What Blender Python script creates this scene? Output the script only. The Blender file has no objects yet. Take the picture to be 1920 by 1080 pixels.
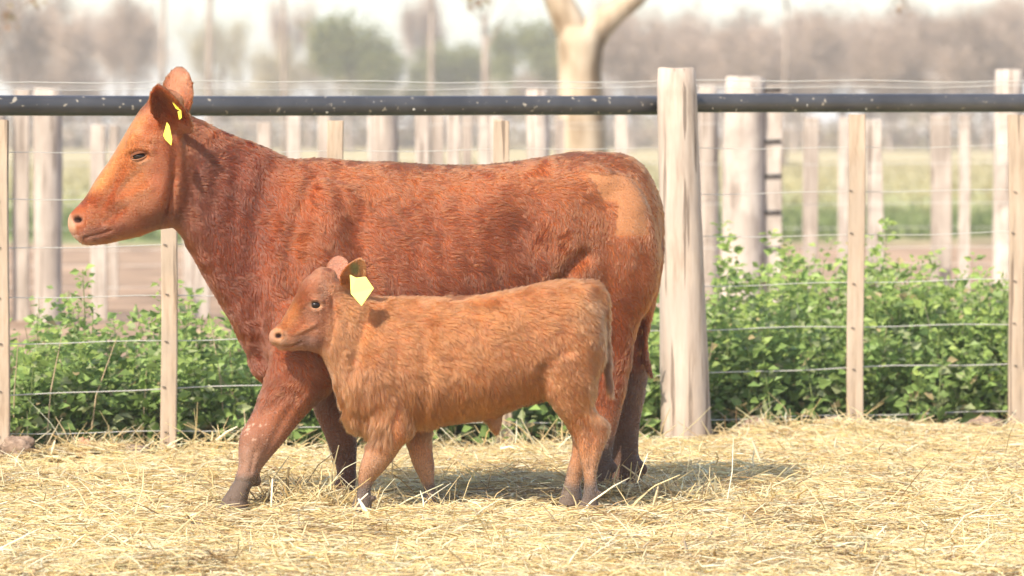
import bpy, math, random
import numpy as np
from mathutils import Vector, Matrix

# ------------------------------------------------------------------ camera, sky, sun, exposure
SC = bpy.context.scene
COL = SC.collection
FPX = 8063.0            # focal length in pixels of the 1920-wide photograph
CAM_Z = 1.43
CAM_Y = -16.0
PITCH = math.atan(295.0 / FPX)

cam_data = bpy.data.cameras.new('camera')
cam = bpy.data.objects.new('camera', cam_data)
COL.objects.link(cam)
cam.location = (0, CAM_Y, CAM_Z)
cam.rotation_euler = (math.pi / 2 - PITCH, 0, 0)
cam_data.sensor_width = 36.0
cam_data.lens = FPX / 1920.0 * 36.0
cam_data.clip_start = 0.5
cam_data.clip_end = 6000
cam_data.dof.use_dof = True
cam_data.dof.focus_distance = 15.95
cam_data.dof.aperture_fstop = 3.7
cam_data.dof.aperture_blades = 9
SC.camera = cam

SUN_EL = math.radians(46)
SUN_AZ = math.radians(36)      # sun stands behind the camera, this far to its left
sun_dir = Vector((-math.sin(SUN_AZ) * math.cos(SUN_EL), -math.cos(SUN_AZ) * math.cos(SUN_EL), math.sin(SUN_EL)))

world = bpy.data.worlds.new('World')
SC.world = world
world.use_nodes = True
wn = world.node_tree.nodes
sky = wn.new('ShaderNodeTexSky')
sky.sky_type = 'NISHITA'
sky.sun_disc = False
sky.sun_elevation = SUN_EL
sky.sun_rotation = math.atan2(sun_dir.x, sun_dir.y)
sky.air_density = 1.0
sky.dust_density = 1.8
sky.ozone_density = 1.0
wn['Background'].inputs['Strength'].default_value = 0.15
world.node_tree.links.new(sky.outputs['Color'], wn['Background'].inputs['Color'])

sd = bpy.data.lights.new('sun', 'SUN')
sd.energy = 3.6
sd.angle = math.radians(0.6)
sd.color = (1.0, 0.90, 0.76)
sun = bpy.data.objects.new('sun', sd)
COL.objects.link(sun)
sun.rotation_euler = sun_dir.to_track_quat('Z', 'Y').to_euler()

SC.view_settings.view_transform = 'Standard'
SC.view_settings.look = 'None'
SC.view_settings.exposure = 1.2
SC.view_settings.gamma = 1.0
SC.render.engine = 'CYCLES'
SC.cycles.use_denoising = True
SC.cycles.max_bounces = 6
SC.cycles.diffuse_bounces = 3
SC.cycles.transparent_max_bounces = 6
SC.cycles_curves.shape = 'RIBBONS'

# ------------------------------------------------------------------ helpers
rng = np.random.default_rng(11)
random.seed(5)
cp, sp = math.cos(PITCH), math.sin(PITCH)


def P(px, py, Y):
    """World point at depth Y (metres behind the animals' plane) seen at a photograph pixel; works on arrays."""
    px = np.asarray(px, float); py = np.asarray(py, float); Y = np.asarray(Y, float)
    dx = (px - 960.0) / FPX
    dz = (540.0 - py) / FPX
    dy2 = cp + dz * sp
    dz2 = -sp + dz * cp
    t = (Y - CAM_Y) / dy2
    return np.stack([dx * t, np.broadcast_to(Y, t.shape) if t.shape else Y, CAM_Z + dz2 * t], -1)


def PV(px, py, Y):
    return Vector(P(px, py, Y))


def hash3(ix, iy, iz, seed):
    h = (ix.astype(np.int64) * 374761393 + iy.astype(np.int64) * 668265263 + iz.astype(np.int64) * 2147483647 + seed * 974711) & 0xFFFFFFFF
    h = ((h ^ (h >> 13)) * 1274126177) & 0xFFFFFFFF
    h = ((h ^ (h >> 16)) * 2246822519) & 0xFFFFFFFF
    return ((h ^ (h >> 15)) & 0xFFFFFF) / float(0xFFFFFF)


def noise3(p, scale=1.0, seed=0):
    """Value noise in -1..1 for an (n,3) array."""
    q = np.asarray(p, float) * scale
    i = np.floor(q).astype(np.int64)
    f = q - i
    f = f * f * (3 - 2 * f)
    out = 0
    for dx in (0, 1):
        wx = f[:, 0] if dx else 1 - f[:, 0]
        for dy in (0, 1):
            wy = f[:, 1] if dy else 1 - f[:, 1]
            for dz in (0, 1):
                wz = f[:, 2] if dz else 1 - f[:, 2]
                out = out + wx * wy * wz * hash3(i[:, 0] + dx, i[:, 1] + dy, i[:, 2] + dz, seed)
    return out * 2 - 1


def smooth01(a, b, x):
    t = np.clip((x - a) / (b - a), 0, 1)
    return t * t * (3 - 2 * t)


def tag(o, label=None, cat=None, group=None, kind=None):
    if label: o['label'] = label
    if cat: o['category'] = cat
    if group: o['group'] = group
    if kind: o['kind'] = kind
    return o


def empty(name, loc=(0, 0, 0), parent=None):
    o = bpy.data.objects.new(name, None)
    o.empty_display_size = 0.1
    COL.objects.link(o)
    o.location = loc
    o.parent = parent
    return o


def link_mesh(name, me, mat=None, parent=None):
    o = bpy.data.objects.new(name, me)
    COL.objects.link(o)
    if mat is not None and not me.materials: me.materials.append(mat)
    if parent is not None:
        o.parent = parent
        bpy.context.view_layer.update()
        o.matrix_parent_inverse = parent.matrix_world.inverted()
    return o


def fast_mesh(name, verts, faces, smooth=True):
    """verts (n,3) array; faces (m,k) int array with constant k."""
    verts = np.asarray(verts, np.float32); faces = np.asarray(faces, np.int32)
    me = bpy.data.meshes.new(name)
    me.vertices.add(len(verts))
    me.vertices.foreach_set('co', verts.ravel())
    m, k = faces.shape
    me.loops.add(m * k)
    me.loops.foreach_set('vertex_index', faces.ravel())
    me.polygons.add(m)
    me.polygons.foreach_set('loop_start', np.arange(0, m * k, k, dtype=np.int32))
    me.polygons.foreach_set('use_smooth', np.full(m, smooth, bool))
    me.update(calc_edges=True)
    return me


def point_colour(me, name, cols):
    a = me.attributes.new(name, 'FLOAT_COLOR', 'POINT')
    c = np.ones((len(cols), 4), np.float32)
    c[:, :3] = cols
    a.data.foreach_set('color', c.ravel())


class MB:
    """Collects polygons for one mesh."""
    def __init__(s): s.v = []; s.f = []
    def add(s, verts, faces):
        n = len(s.v)
        s.v += [tuple(map(float, x)) for x in verts]
        s.f += [tuple(i + n for i in f) for f in faces]
    def tube(s, pts, radii, seg=8, cap=True):
        pts = [Vector(p) for p in pts]
        n = len(pts); rings = []
        up = Vector((0.13, 0.31, 0.94))
        for i, p in enumerate(pts):
            d = (pts[min(i + 1, n - 1)] - pts[max(i - 1, 0)]).normalized()
            a = d.cross(up)
            if a.length < 0.05: a = d.cross(Vector((1, 0, 0)))
            a.normalize(); b = d.cross(a)
            rings.append([p + (a * math.cos(2 * math.pi * k / seg) + b * math.sin(2 * math.pi * k / seg)) * radii[i] for k in range(seg)])
        V = [q for r in rings for q in r]
        F = [(i * seg + k, i * seg + (k + 1) % seg, (i + 1) * seg + (k + 1) % seg, (i + 1) * seg + k) for i in range(n - 1) for k in range(seg)]
        if cap:
            F.append(tuple(range(seg - 1, -1, -1))); F.append(tuple((n - 1) * seg + k for k in range(seg)))
        s.add(V, F)
    def mesh(s, name, smooth=True):
        me = bpy.data.meshes.new(name)
        me.from_pydata(s.v, [], s.f)
        me.polygons.foreach_set('use_smooth', [smooth] * len(s.f))
        me.update()
        return me
    def build(s, name, mat, parent=None, smooth=True):
        return link_mesh(name, s.mesh(name, smooth), mat, parent)


# ------------------------------------------------------------------ materials
def new_mat(name):
    m = bpy.data.materials.new(name)
    m.use_nodes = True
    return m, m.node_tree.nodes, m.node_tree.links, m.node_tree.nodes['Principled BSDF']


def ramp(n, stops):
    r = n.new('ShaderNodeValToRGB')
    e = r.color_ramp.elements
    while len(e) < len(stops): e.new(0.5)
    for i, (p, c) in enumerate(stops):
        e[i].position = p; e[i].color = (*c, 1)
    return r


def noise_mat(name, stops, scale=(1, 1, 1), noise=8.0, detail=6, rough=0.85, bump=0.0, bump_dist=0.01, spec=0.25, coord='Object', distortion=0.0):
    m, n, l, b = new_mat(name)
    tc = n.new('ShaderNodeTexCoord'); mp = n.new('ShaderNodeMapping')
    mp.inputs['Scale'].default_value = scale
    l.new(tc.outputs[coord], mp.inputs['Vector'])
    t = n.new('ShaderNodeTexNoise')
    t.inputs['Scale'].default_value = noise; t.inputs['Detail'].default_value = detail; t.inputs['Distortion'].default_value = distortion
    l.new(mp.outputs[0], t.inputs['Vector'])
    r = ramp(n, stops)
    l.new(t.outputs['Fac'], r.inputs[0]); l.new(r.outputs[0], b.inputs['Base Color'])
    b.inputs['Roughness'].default_value = rough
    b.inputs['Specular IOR Level'].default_value = spec
    if bump:
        bp = n.new('ShaderNodeBump'); bp.inputs['Strength'].default_value = bump; bp.inputs['Distance'].default_value = bump_dist
        l.new(t.outputs['Fac'], bp.inputs['Height']); l.new(bp.outputs[0], b.inputs['Normal'])
    return m


def attr_mat(name, attr, rough=0.6, spec=0.3, jitter=0.0, noise=60.0, bump=0.0, subsurf=0.0, translucent=0.0):
    m, n, l, b = new_mat(name)
    a = n.new('ShaderNodeAttribute'); a.attribute_name = attr
    src = a.outputs['Color']
    if jitter or bump:
        tc = n.new('ShaderNodeTexCoord'); t = n.new('ShaderNodeTexNoise')
        t.inputs['Scale'].default_value = noise; t.inputs['Detail'].default_value = 5
        l.new(tc.outputs['Object'], t.inputs['Vector'])
        if jitter:
            mr = n.new('ShaderNodeMapRange')
            mr.inputs['From Min'].default_value = 0.3; mr.inputs['From Max'].default_value = 0.7
            mr.inputs['To Min'].default_value = 1 - jitter; mr.inputs['To Max'].default_value = 1 + jitter
            l.new(t.outputs['Fac'], mr.inputs['Value'])
            mx = n.new('ShaderNodeVectorMath'); mx.operation = 'SCALE'
            l.new(src, mx.inputs[0]); l.new(mr.outputs[0], mx.inputs['Scale'])
            src = mx.outputs[0]
        if bump:
            bp = n.new('ShaderNodeBump'); bp.inputs['Strength'].default_value = bump; bp.inputs['Distance'].default_value = 0.004
            l.new(t.outputs['Fac'], bp.inputs['Height']); l.new(bp.outputs[0], b.inputs['Normal'])
    l.new(src, b.inputs['Base Color'])
    b.inputs['Roughness'].default_value = rough
    b.inputs['Specular IOR Level'].default_value = spec
    if translucent:
        tr = n.new('ShaderNodeBsdfTranslucent'); ms = n.new('ShaderNodeMixShader')
        ms.inputs[0].default_value = translucent
        l.new(src, tr.inputs['Color']); l.new(b.outputs[0], ms.inputs[1]); l.new(tr.outputs[0], ms.inputs[2])
        l.new(ms.outputs[0], n['Material Output'].inputs['Surface'])
    return m


def plain_mat(name, col, rough=0.5, spec=0.4, metallic=0.0):
    m, n, l, b = new_mat(name)
    b.inputs['Base Color'].default_value = (*col, 1)
    b.inputs['Roughness'].default_value = rough
    b.inputs['Specular IOR Level'].default_value = spec
    b.inputs['Metallic'].default_value = metallic
    return m


def wood_mat(name, dark, mid, pale, grey, grain=22.0, blotch=2.2, stretch=0.10):
    m, n, l, b = new_mat(name)
    tc = n.new('ShaderNodeTexCoord'); mp = n.new('ShaderNodeMapping'); mp.inputs['Scale'].default_value = (1, 1, stretch)
    l.new(tc.outputs['Object'], mp.inputs['Vector'])
    g = n.new('ShaderNodeTexNoise'); g.inputs['Scale'].default_value = grain; g.inputs['Detail'].default_value = 8; g.inputs['Roughness'].default_value = 0.65
    l.new(mp.outputs[0], g.inputs['Vector'])
    r = ramp(n, [(0.30, dark), (0.48, mid), (0.68, pale)]); l.new(g.outputs['Fac'], r.inputs[0])
    bl = n.new('ShaderNodeTexNoise'); bl.inputs['Scale'].default_value = blotch; bl.inputs['Detail'].default_value = 6; bl.inputs['Distortion'].default_value = 0.6
    l.new(tc.outputs['Object'], bl.inputs['Vector'])
    br = ramp(n, [(0.42, (0, 0, 0)), (0.62, (1, 1, 1))]); l.new(bl.outputs['Fac'], br.inputs[0])
    mx = n.new('ShaderNodeMixRGB'); mx.inputs[2].default_value = (*grey, 1)
    fm = n.new('ShaderNodeMath'); fm.operation = 'MULTIPLY'; fm.inputs[1].default_value = 0.55
    l.new(br.outputs[0], fm.inputs[0]); l.new(fm.outputs[0], mx.inputs[0]); l.new(r.outputs[0], mx.inputs[1])
    mp2 = n.new('ShaderNodeMapping'); mp2.inputs['Scale'].default_value = (1, 1, 0.035); l.new(tc.outputs['Object'], mp2.inputs['Vector'])
    ck = n.new('ShaderNodeTexNoise'); ck.inputs['Scale'].default_value = 38; ck.inputs['Detail'].default_value = 3; l.new(mp2.outputs[0], ck.inputs['Vector'])
    cr = ramp(n, [(0.345, (1, 1, 1)), (0.385, (0, 0, 0))]); l.new(ck.outputs['Fac'], cr.inputs[0])
    m2 = n.new('ShaderNodeMixRGB'); m2.inputs[2].default_value = (0.10, 0.07, 0.05, 1)
    f2 = n.new('ShaderNodeMath'); f2.operation = 'MULTIPLY'; f2.inputs[1].default_value = 0.7
    l.new(cr.outputs[0], f2.inputs[0]); l.new(f2.outputs[0], m2.inputs[0]); l.new(mx.outputs[0], m2.inputs[1]); l.new(m2.outputs[0], b.inputs['Base Color'])
    ad = n.new('ShaderNodeMath'); ad.operation = 'SUBTRACT'; l.new(g.outputs['Fac'], ad.inputs[0]); l.new(cr.outputs[0], ad.inputs[1])
    bp = n.new('ShaderNodeBump'); bp.inputs['Strength'].default_value = 0.5; bp.inputs['Distance'].default_value = 0.006
    l.new(ad.outputs[0], bp.inputs['Height']); l.new(bp.outputs[0], b.inputs['Normal'])
    b.inputs['Roughness'].default_value = 0.9; b.inputs['Specular IOR Level'].default_value = 0.12
    return m


M_POST = wood_mat('weathered_post_wood', (0.22, 0.16, 0.115), (0.40, 0.32, 0.25), (0.50, 0.42, 0.345), (0.33, 0.275, 0.235))
M_BATTEN = wood_mat('sawn_batten_wood', (0.23, 0.165, 0.11), (0.375, 0.285, 0.205), (0.44, 0.35, 0.265), (0.30, 0.245, 0.19), grain=34, blotch=4)
M_GREYPOST = wood_mat('grey_post_wood', (0.19, 0.155, 0.125), (0.38, 0.32, 0.265), (0.48, 0.415, 0.35), (0.27, 0.225, 0.185), grain=12, blotch=3)
M_PALEPOST = wood_mat('bleached_post_wood', (0.22, 0.18, 0.145), (0.43, 0.37, 0.31), (0.54, 0.475, 0.405), (0.30, 0.25, 0.21), grain=9, blotch=3.5, stretch=0.3)
M_WIRE = plain_mat('galvanised_wire', (0.50, 0.48, 0.43), rough=0.45, spec=0.5, metallic=0.0)
M_IRON = plain_mat('dark_iron', (0.03, 0.028, 0.027), rough=0.6)

# pipe: dark grey steel with droppings
M_PIPE, n, l, b = new_mat('dark_grey_pipe')
tc = n.new('ShaderNodeTexCoord')
t1 = n.new('ShaderNodeTexNoise'); t1.inputs['Scale'].default_value = 6; t1.inputs['Detail'].default_value = 7
l.new(tc.outputs['Object'], t1.inputs['Vector'])
r1 = ramp(n, [(0.3, (0.030, 0.0295, 0.032)), (0.7, (0.056, 0.055, 0.057))])
l.new(t1.outputs['Fac'], r1.inputs[0])
t2 = n.new('ShaderNodeTexNoise'); t2.inputs['Scale'].default_value = 34; t2.inputs['Detail'].default_value = 3
l.new(tc.outputs['Object'], t2.inputs['Vector'])
r2 = ramp(n, [(0.655, (0, 0, 0)), (0.70, (1, 1, 1))])
l.new(t2.outputs['Fac'], r2.inputs[0])
mx = n.new('ShaderNodeMixRGB'); mx.inputs[2].default_value = (0.30, 0.26, 0.20, 1)
l.new(r2.outputs[0], mx.inputs[0]); l.new(r1.outputs[0], mx.inputs[1]); l.new(mx.outputs[0], b.inputs['Base Color'])
b.inputs['Roughness'].default_value = 0.42
b.inputs['Specular IOR Level'].default_value = 0.5


# ------------------------------------------------------------------ ground
def fence_depth(px):
    return 3.0 + (np.asarray(px, float) - 317.0) / 1288.0 * 1.6


_fa, _fb = P(317, 800, fence_depth(317)), P(1605, 800, fence_depth(1605))


def fence_line(x):
    return _fa[1] + (x - _fa[0]) / (_fb[0] - _fa[0]) * (_fb[1] - _fa[1])


MOUNDS = [  # x px, y depth, height, radius x, radius y: heaps of trampled litter
    (600, 0.20, 0.050, 0.18, 0.12), (432, 0.02, -0.025, 0.14, 0.16), (1105, -0.08, -0.015, 0.12, 0.12), (1180, 0.42, 0.030, 0.30, 0.20), (300, 2.4, 0.02, 0.5, 0.4),
    (1560, 4.0, 0.07, 0.35, 0.30), (60, 2.6, 0.04, 0.3, 0.3), (190, 2.7, 0.05, 0.22, 0.3), (470, 2.9, 0.06, 0.35, 0.3), (1180, 3.6, 0.03, 0.5, 0.3), (1420, 3.9, 0.05, 0.2, 0.25), (1760, 4.3, 0.05, 0.3, 0.3),
    (676, -0.16, -0.028, 0.16, 0.16), (806, 0.0, -0.028, 0.14, 0.14), (1100, -0.05, -0.022, 0.16, 0.18),
]


def bed_height(x, y):
    p = np.stack([x, y, np.zeros_like(x)], -1)
    h = 0.014 * noise3(p, 1.3, 3) + 0.018 * noise3(p, 3.3, 4) + 0.012 * noise3(p, 8.0, 5)
    h = h * (1 - 0.6 * np.exp(-((y - 0.1) / 0.35) ** 2))
    for (mp, my, mh, rx, ry) in MOUNDS:
        mxx = (mp - 960) / FPX * (16 + my)
        h = h + mh * np.exp(-(((x - mxx) / rx) ** 2 + ((y - my) / ry) ** 2))
    return h + 0.006 - 0.032 * smooth01(1.4, 0.3, fence_line(x) - y)


# one ground sheet to the horizon; bands of soil, crop and dry pasture follow the lie of the land
M_GROUND, n, l, b = new_mat('field_ground')
geo = n.new('ShaderNodeNewGeometry'); sep = n.new('ShaderNodeSeparateXYZ')
l.new(geo.outputs['Position'], sep.inputs[0])
tn = n.new('ShaderNodeTexNoise'); tn.inputs['Scale'].default_value = 0.09; tn.inputs['Detail'].default_value = 6
l.new(geo.outputs['Position'], tn.inputs['Vector'])
ma = n.new('ShaderNodeMath'); ma.operation = 'MULTIPLY_ADD'
ma.inputs[1].default_value = 22.0; l.new(tn.outputs['Fac'], ma.inputs[0]); l.new(sep.outputs['Y'], ma.inputs[2])
mr = n.new('ShaderNodeMapRange'); mr.inputs['From Min'].default_value = 0; mr.inputs['From Max'].default_value = 200
l.new(ma.outputs[0], mr.inputs['Value'])
rb = ramp(n, [(0.0, (0.24, 0.165, 0.11)), (0.24, (0.30, 0.205, 0.135)), (0.27, (0.20, 0.225, 0.095)), (0.38, (0.26, 0.275, 0.12)), (0.56, (0.33, 0.29, 0.145)), (1.0, (0.38, 0.315, 0.17))])
l.new(mr.outputs[0], rb.inputs[0])
t3 = n.new('ShaderNodeTexNoise'); t3.inputs['Scale'].default_value = 1.2; t3.inputs['Detail'].default_value = 8
l.new(geo.outputs['Position'], t3.inputs['Vector'])
m3 = n.new('ShaderNodeMapRange'); m3.inputs['From Min'].default_value = 0.3; m3.inputs['From Max'].default_value = 0.7
m3.inputs['To Min'].default_value = 0.55; m3.inputs['To Max'].default_value = 1.3
l.new(t3.outputs['Fac'], m3.inputs['Value'])
vs = n.new('ShaderNodeVectorMath'); vs.operation = 'SCALE'
l.new(rb.outputs[0], vs.inputs[0]); l.new(m3.outputs[0], vs.inputs['Scale']); l.new(vs.outputs[0], b.inputs['Base Color'])
bp = n.new('ShaderNodeBump'); bp.inputs['Strength'].default_value = 0.6; bp.inputs['Distance'].default_value = 0.1
l.new(t3.outputs['Fac'], bp.inputs['Height']); l.new(bp.outputs[0], b.inputs['Normal'])
b.inputs['Roughness'].default_value = 0.95; b.inputs['Specular IOR Level'].default_value = 0.1

ys = np.concatenate([np.linspace(-60, -10, 8), np.linspace(-9, 60, 70), np.geomspace(64, 2500, 40)])
xs = np.concatenate([-np.geomspace(1500, 22, 16), np.linspace(-20, 20, 61), np.geomspace(22, 1500, 16)])
gx, gy = np.meshgrid(xs, ys)
gp = np.stack([gx.ravel(), gy.ravel(), np.zeros(gx.size)], -1)
near = smooth01(120, 50, np.abs(gp[:, 1])) * smooth01(3.0, 7.0, gp[:, 1])
gp[:, 2] = 0.05 * noise3(gp, 0.45, 8) * near - 0.03
nx = len(xs)
idx = np.arange(len(gp)).reshape(gx.shape)
gf = np.stack([idx[:-1, :-1], idx[:-1, 1:], idx[1:, 1:], idx[1:, :-1]], -1).reshape(-1, 4)
ground = link_mesh('ground', fast_mesh('ground', gp, gf), M_GROUND)
tag(ground, 'bare soil, green crop strip and dry pasture reaching the tree line', 'ground', kind='structure')

# trampled litter bed of the pen
M_BED, n, l, b = new_mat('trampled_litter')
tc = n.new('ShaderNodeTexCoord')
ta = n.new('ShaderNodeTexNoise'); ta.inputs['Scale'].default_value = 2.2; ta.inputs['Detail'].default_value = 5
tb = n.new('ShaderNodeTexNoise'); tb.inputs['Scale'].default_value = 45; tb.inputs['Detail'].default_value = 6
l.new(tc.outputs['Object'], ta.inputs['Vector']); l.new(tc.outputs['Object'], tb.inputs['Vector'])
ra = ramp(n, [(0.35, (0.70, 0.56, 0.29)), (0.55, (0.80, 0.67, 0.37)), (0.72, (0.55, 0.42, 0.23))])
l.new(ta.outputs['Fac'], ra.inputs[0])
m3 = n.new('ShaderNodeMapRange'); m3.inputs['From Min'].default_value = 0.3; m3.inputs['From Max'].default_value = 0.7
m3.inputs['To Min'].default_value = 0.7; m3.inputs['To Max'].default_value = 1.15
l.new(tb.outputs['Fac'], m3.inputs['Value'])
vs = n.new('ShaderNodeVectorMath'); vs.operation = 'SCALE'
l.new(ra.outputs[0], vs.inputs[0]); l.new(m3.outputs[0], vs.inputs['Scale']); l.new(vs.outputs[0], b.inputs['Base Color'])
bp = n.new('ShaderNodeBump'); bp.inputs['Strength'].default_value = 0.5; bp.inputs['Distance'].default_value = 0.015
l.new(tb.outputs['Fac'], bp.inputs['Height']); l.new(bp.outputs[0], b.inputs['Normal'])
b.inputs['Roughness'].default_value = 0.95; b.inputs['Specular IOR Level'].default_value = 0.1
bx = np.linspace(-7.5, 7.5, 260); ss = np.linspace(0, 1, 240)
X, S = np.meshgrid(bx, ss)
Yt = fence_line(X) - 0.06 + 0.16 * np.sin(X * 3.1) + 0.10 * np.sin(X * 8.3 + 1) + 0.06 * np.sin(X * 17)
Y = -10.0 + (Yt + 10.0) * S
Z = bed_height(X.ravel(), Y.ravel())
edge = smooth01(1.0, 0.975, S.ravel())
Z = Z * edge + (-0.09) * (1 - edge)
idx = np.arange(X.size).reshape(X.shape)
bf = np.stack([idx[:-1, :-1], idx[:-1, 1:], idx[1:, 1:], idx[1:, :-1]], -1).reshape(-1, 4)
bed = link_mesh('pen_floor', fast_mesh('pen_floor', np.stack([X.ravel(), Y.ravel(), Z], -1), bf), M_BED)
tag(bed, 'trampled straw litter covering the floor of the cattle pen', 'ground', kind='structure')

exec_order = []

# ------------------------------------------------------------------ fences
def rough_post(name, px, y_top, y_base, w_top, w_base, Y, mat, parent, lean=0.0, seed=0, seg=14, rings=18, sink=0.25, rough=0.03, depth=1.0):
    """An irregular round post; its outline follows widths given in photograph pixels."""
    a = P(px, y_base, Y); c = P(px + lean, y_top, Y)
    k = (Y + 16) / FPX
    a = a.copy(); a[2] -= sink
    th = np.arange(seg) * 2 * np.pi / seg
    V = []
    for i in range(rings + 1):
        t = i / rings
        p = a * (1 - t) + c * t
        r = 0.5 * k * (w_base * (1 - t) + w_top * t)
        q = np.stack([np.cos(th), np.sin(th), np.full(seg, t * 2.2)], -1)
        rr = r * (1 + rough * 2.0 * noise3(q, 1.4, seed) + rough * noise3(q * [1, 1, 4], 2.7, seed + 1))
        if i == rings: rr = rr * 0.93
        V.append(np.stack([p[0] + rr * np.cos(th), p[1] + rr * np.sin(th) * depth, np.full(seg, p[2]) + (0.004 * np.sin(th * 3 + seed) if i == rings else 0)], -1))
    V = np.concatenate(V)
    F = [(i * seg + j, i * seg + (j + 1) % seg, (i + 1) * seg + (j + 1) % seg, (i + 1) * seg + j) for i in range(rings) for j in range(seg)]
    F.append(tuple(rings * seg + j for j in range(seg)))
    mb = MB(); mb.add(V, F)
    o = mb.build(name, mat, parent)
    o.data.polygons[len(F) - 1].use_smooth = False
    return o


def batten(name, px, y_top, y_base, w, Y, mat, parent, lean=0.0, thick=0.04, sink=0.08, seed=0):
    k = (Y + 16) / FPX
    a = P(px, y_base, Y); c = P(px + lean, y_top, Y)
    hw = 0.5 * w * k; ht = thick / 2; bv = 0.004
    prof = [(-hw + bv, -ht), (hw - bv, -ht), (hw, -ht + bv), (hw, ht - bv), (hw - bv, ht), (-hw + bv, ht), (-hw, ht - bv), (-hw, -ht + bv)]
    V = []; R = 7
    rs = random.Random(seed)
    ph = rs.uniform(0, 6)
    for i in range(R + 1):
        t = i / R
        p = a * (1 - t) + c * t
        z = p[2] - (sink if i == 0 else 0)
        wob = 0.004 * math.sin(t * 5 + ph)
        for (u, v) in prof:
            V.append((p[0] + u + wob, p[1] + v, z + (rs.uniform(-.006, .006) if i == R else 0)))
    F = [(i * 8 + j, i * 8 + (j + 1) % 8, (i + 1) * 8 + (j + 1) % 8, (i + 1) * 8 + j) for i in range(R) for j in range(8)]
    F.append(tuple(R * 8 + j for j in range(8)))
    mb = MB(); mb.add(V, F)
    return mb.build(name, mat, parent, smooth=False)


def wire(parent, pts, r=0.0022, name='wire', mat=None):
    mb = MB(); mb.tube(pts, [r] * len(pts), seg=6)
    return mb.build(name, mat or M_WIRE, parent)


fence1 = empty('pipe_rail_fence', PV(1280, 810, fence_depth(1280)))
tag(fence1, 'pen fence with dark pipe rail, thick pale post, battens and wires behind the cow', 'fence')
fd = lambda px: float(fence_depth(px))
big = rough_post('post', 1290, 128, 812, 74, 98, fd(1285) - 0.12, M_POST, fence1, lean=-22, seed=3, rough=0.028, sink=0.3)
big['label'] = 'thick round pale post carrying the pipe rail'
# joint wedge and strap where rails meet the post
for (px, yb, w, lean, sd_) in [(4, 850, 26, 0, 1), (316, 848, 30, 1, 2), (631, 838, 30, -2, 3), (944, 826, 30, -4, 4), (1604, 788, 31, 2, 5), (1908, 783, 32, -2, 6), (-312, 866, 30, 0, 7), (2230, 770, 30, 0, 8)]:
    batten('batten', px, 226 if px < 1200 else 216, yb, w, fd(px) - 0.03, M_BATTEN, fence1, lean=lean, seed=sd_)
kL, kR = -330, 2260
for (yl, yr, r) in [(154, 152, .0020), (168, 163, .0014), (285, 276, .0016), (372, 360, .0018), (461, 440, .0020), (554, 530, .0021), (638, 613, .0023), (727, 692, .0026), (808, 779, .0023)]:
    pts = []
    ph = random.uniform(0, 6)
    for i in range(41):
        px = kL + (kR - kL) * i / 40
        t = (px - 317) / 1288
        py = yl + (yr - yl) * t
        sag = 1.6 * math.sin(px * 0.02 + ph) + 1.2 * math.sin(px * 0.007 + 2 * ph)
        if yl == 727: sag += 7.0 * smooth01(320, 20, np.array(px)) - 2.0 * smooth01(1330, 1600, np.array(px))
        pts.append(P(px, py + sag, fd(px) + 0.012))
    wire(fence1, pts, r)
# staples where the wires cross the battens and the post
for (px, dy) in [(4, -.055), (316, -.055), (631, -.055), (944, -.055), (1604, -.055), (1908, -.055)]:
    for (yl, yr) in [(372, 360), (461, 440), (554, 530), (638, 613), (727, 692), (808, 779)]:
        py = yl + (yr - yl) * (px - 317) / 1288 + random.uniform(-3, 3)
        c = P(px - random.uniform(3, 9), py, fd(px) + dy)
        mb = MB(); mb.tube([c + np.array([-.006, .004, 0]), c + np.array([-.005, -.001, 0.001]), c + np.array([.006, -.001, -.002]), c + np.array([.007, .004, -.002])], [.0022] * 4, seg=5)
        mb.build('staple', M_IRON, fence1)
def pipe(px0, px1, y0, y1, d0=0.06):
    mb = MB(); pts = []; 
    for i in range(25):
        t = i / 24; px = px0 + (px1 - px0) * t
        pts.append(P(px, y0 + (y1 - y0) * t + 0.8 * math.sin(px * .004), fd(px) + d0))
    mb.tube(pts, [0.0445] * 25, seg=24)
    return mb.build('pipe_rail', M_PIPE, fence1)
pl = pipe(-330, 1262, 197.5, 198.5)
pr = pipe(1262, 2260, 194.0, 191.5, 0.064)
# white droppings and scuffs on the rail, each a thin crust on the pipe's face
M_DROP = plain_mat('chalky_dropping', (0.72, 0.70, 0.64), rough=0.9, spec=0.1)
def dropping(px, py, rw, rh, rail):
    Y = fd(px) + 0.06 - 0.0445
    c = P(px, py, Y); k = (Y + 16) / FPX
    ycen = 197.8 if rail is pl else 193.0
    off = (py - ycen) * k
    y0 = fd(px) + 0.062 - math.sqrt(max(1e-6, 0.0445 ** 2 - off ** 2))
    V = [(c[0], y0 - 0.003, c[2])]
    N = 9
    for j in range(N):
        a = 2 * math.pi * j / N; rr = random.uniform(0.7, 1.2)
        dz = rh * k * rr * math.sin(a); o2 = off - dz
        yy = fd(px) + 0.062 - math.sqrt(max(1e-6, 0.0445 ** 2 - min(o2 * o2, 0.0444 ** 2)))
        V.append((c[0] + rw * k * rr * math.cos(a), yy - 0.0008, c[2] + dz))
    mb = MB(); mb.add(V, [(0, 1 + j, 1 + (j + 1) % N) for j in range(N)])
    mb.build('dropping', M_DROP, rail)
for (px, py, rw, rh) in [(697, 191, 4, 6), (898, 193, 3, 6), (158, 194, 2, 4), (232, 190, 2, 5), (607, 210, 8, 3), (770, 205, 8, 3), (792, 207, 5, 3), (968, 194, 3, 5), (1020, 192, 3, 3),
                         (560, 190, 2, 2), (525, 207, 2, 2), (845, 207, 3, 3), (411, 191, 2, 2), (380, 196, 2, 2), (730, 198, 3, 2), (865, 196, 2, 2), (660, 207, 5, 2), (1185, 200, 3, 2)]:
    dropping(px, py, rw, rh, pl)
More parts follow.
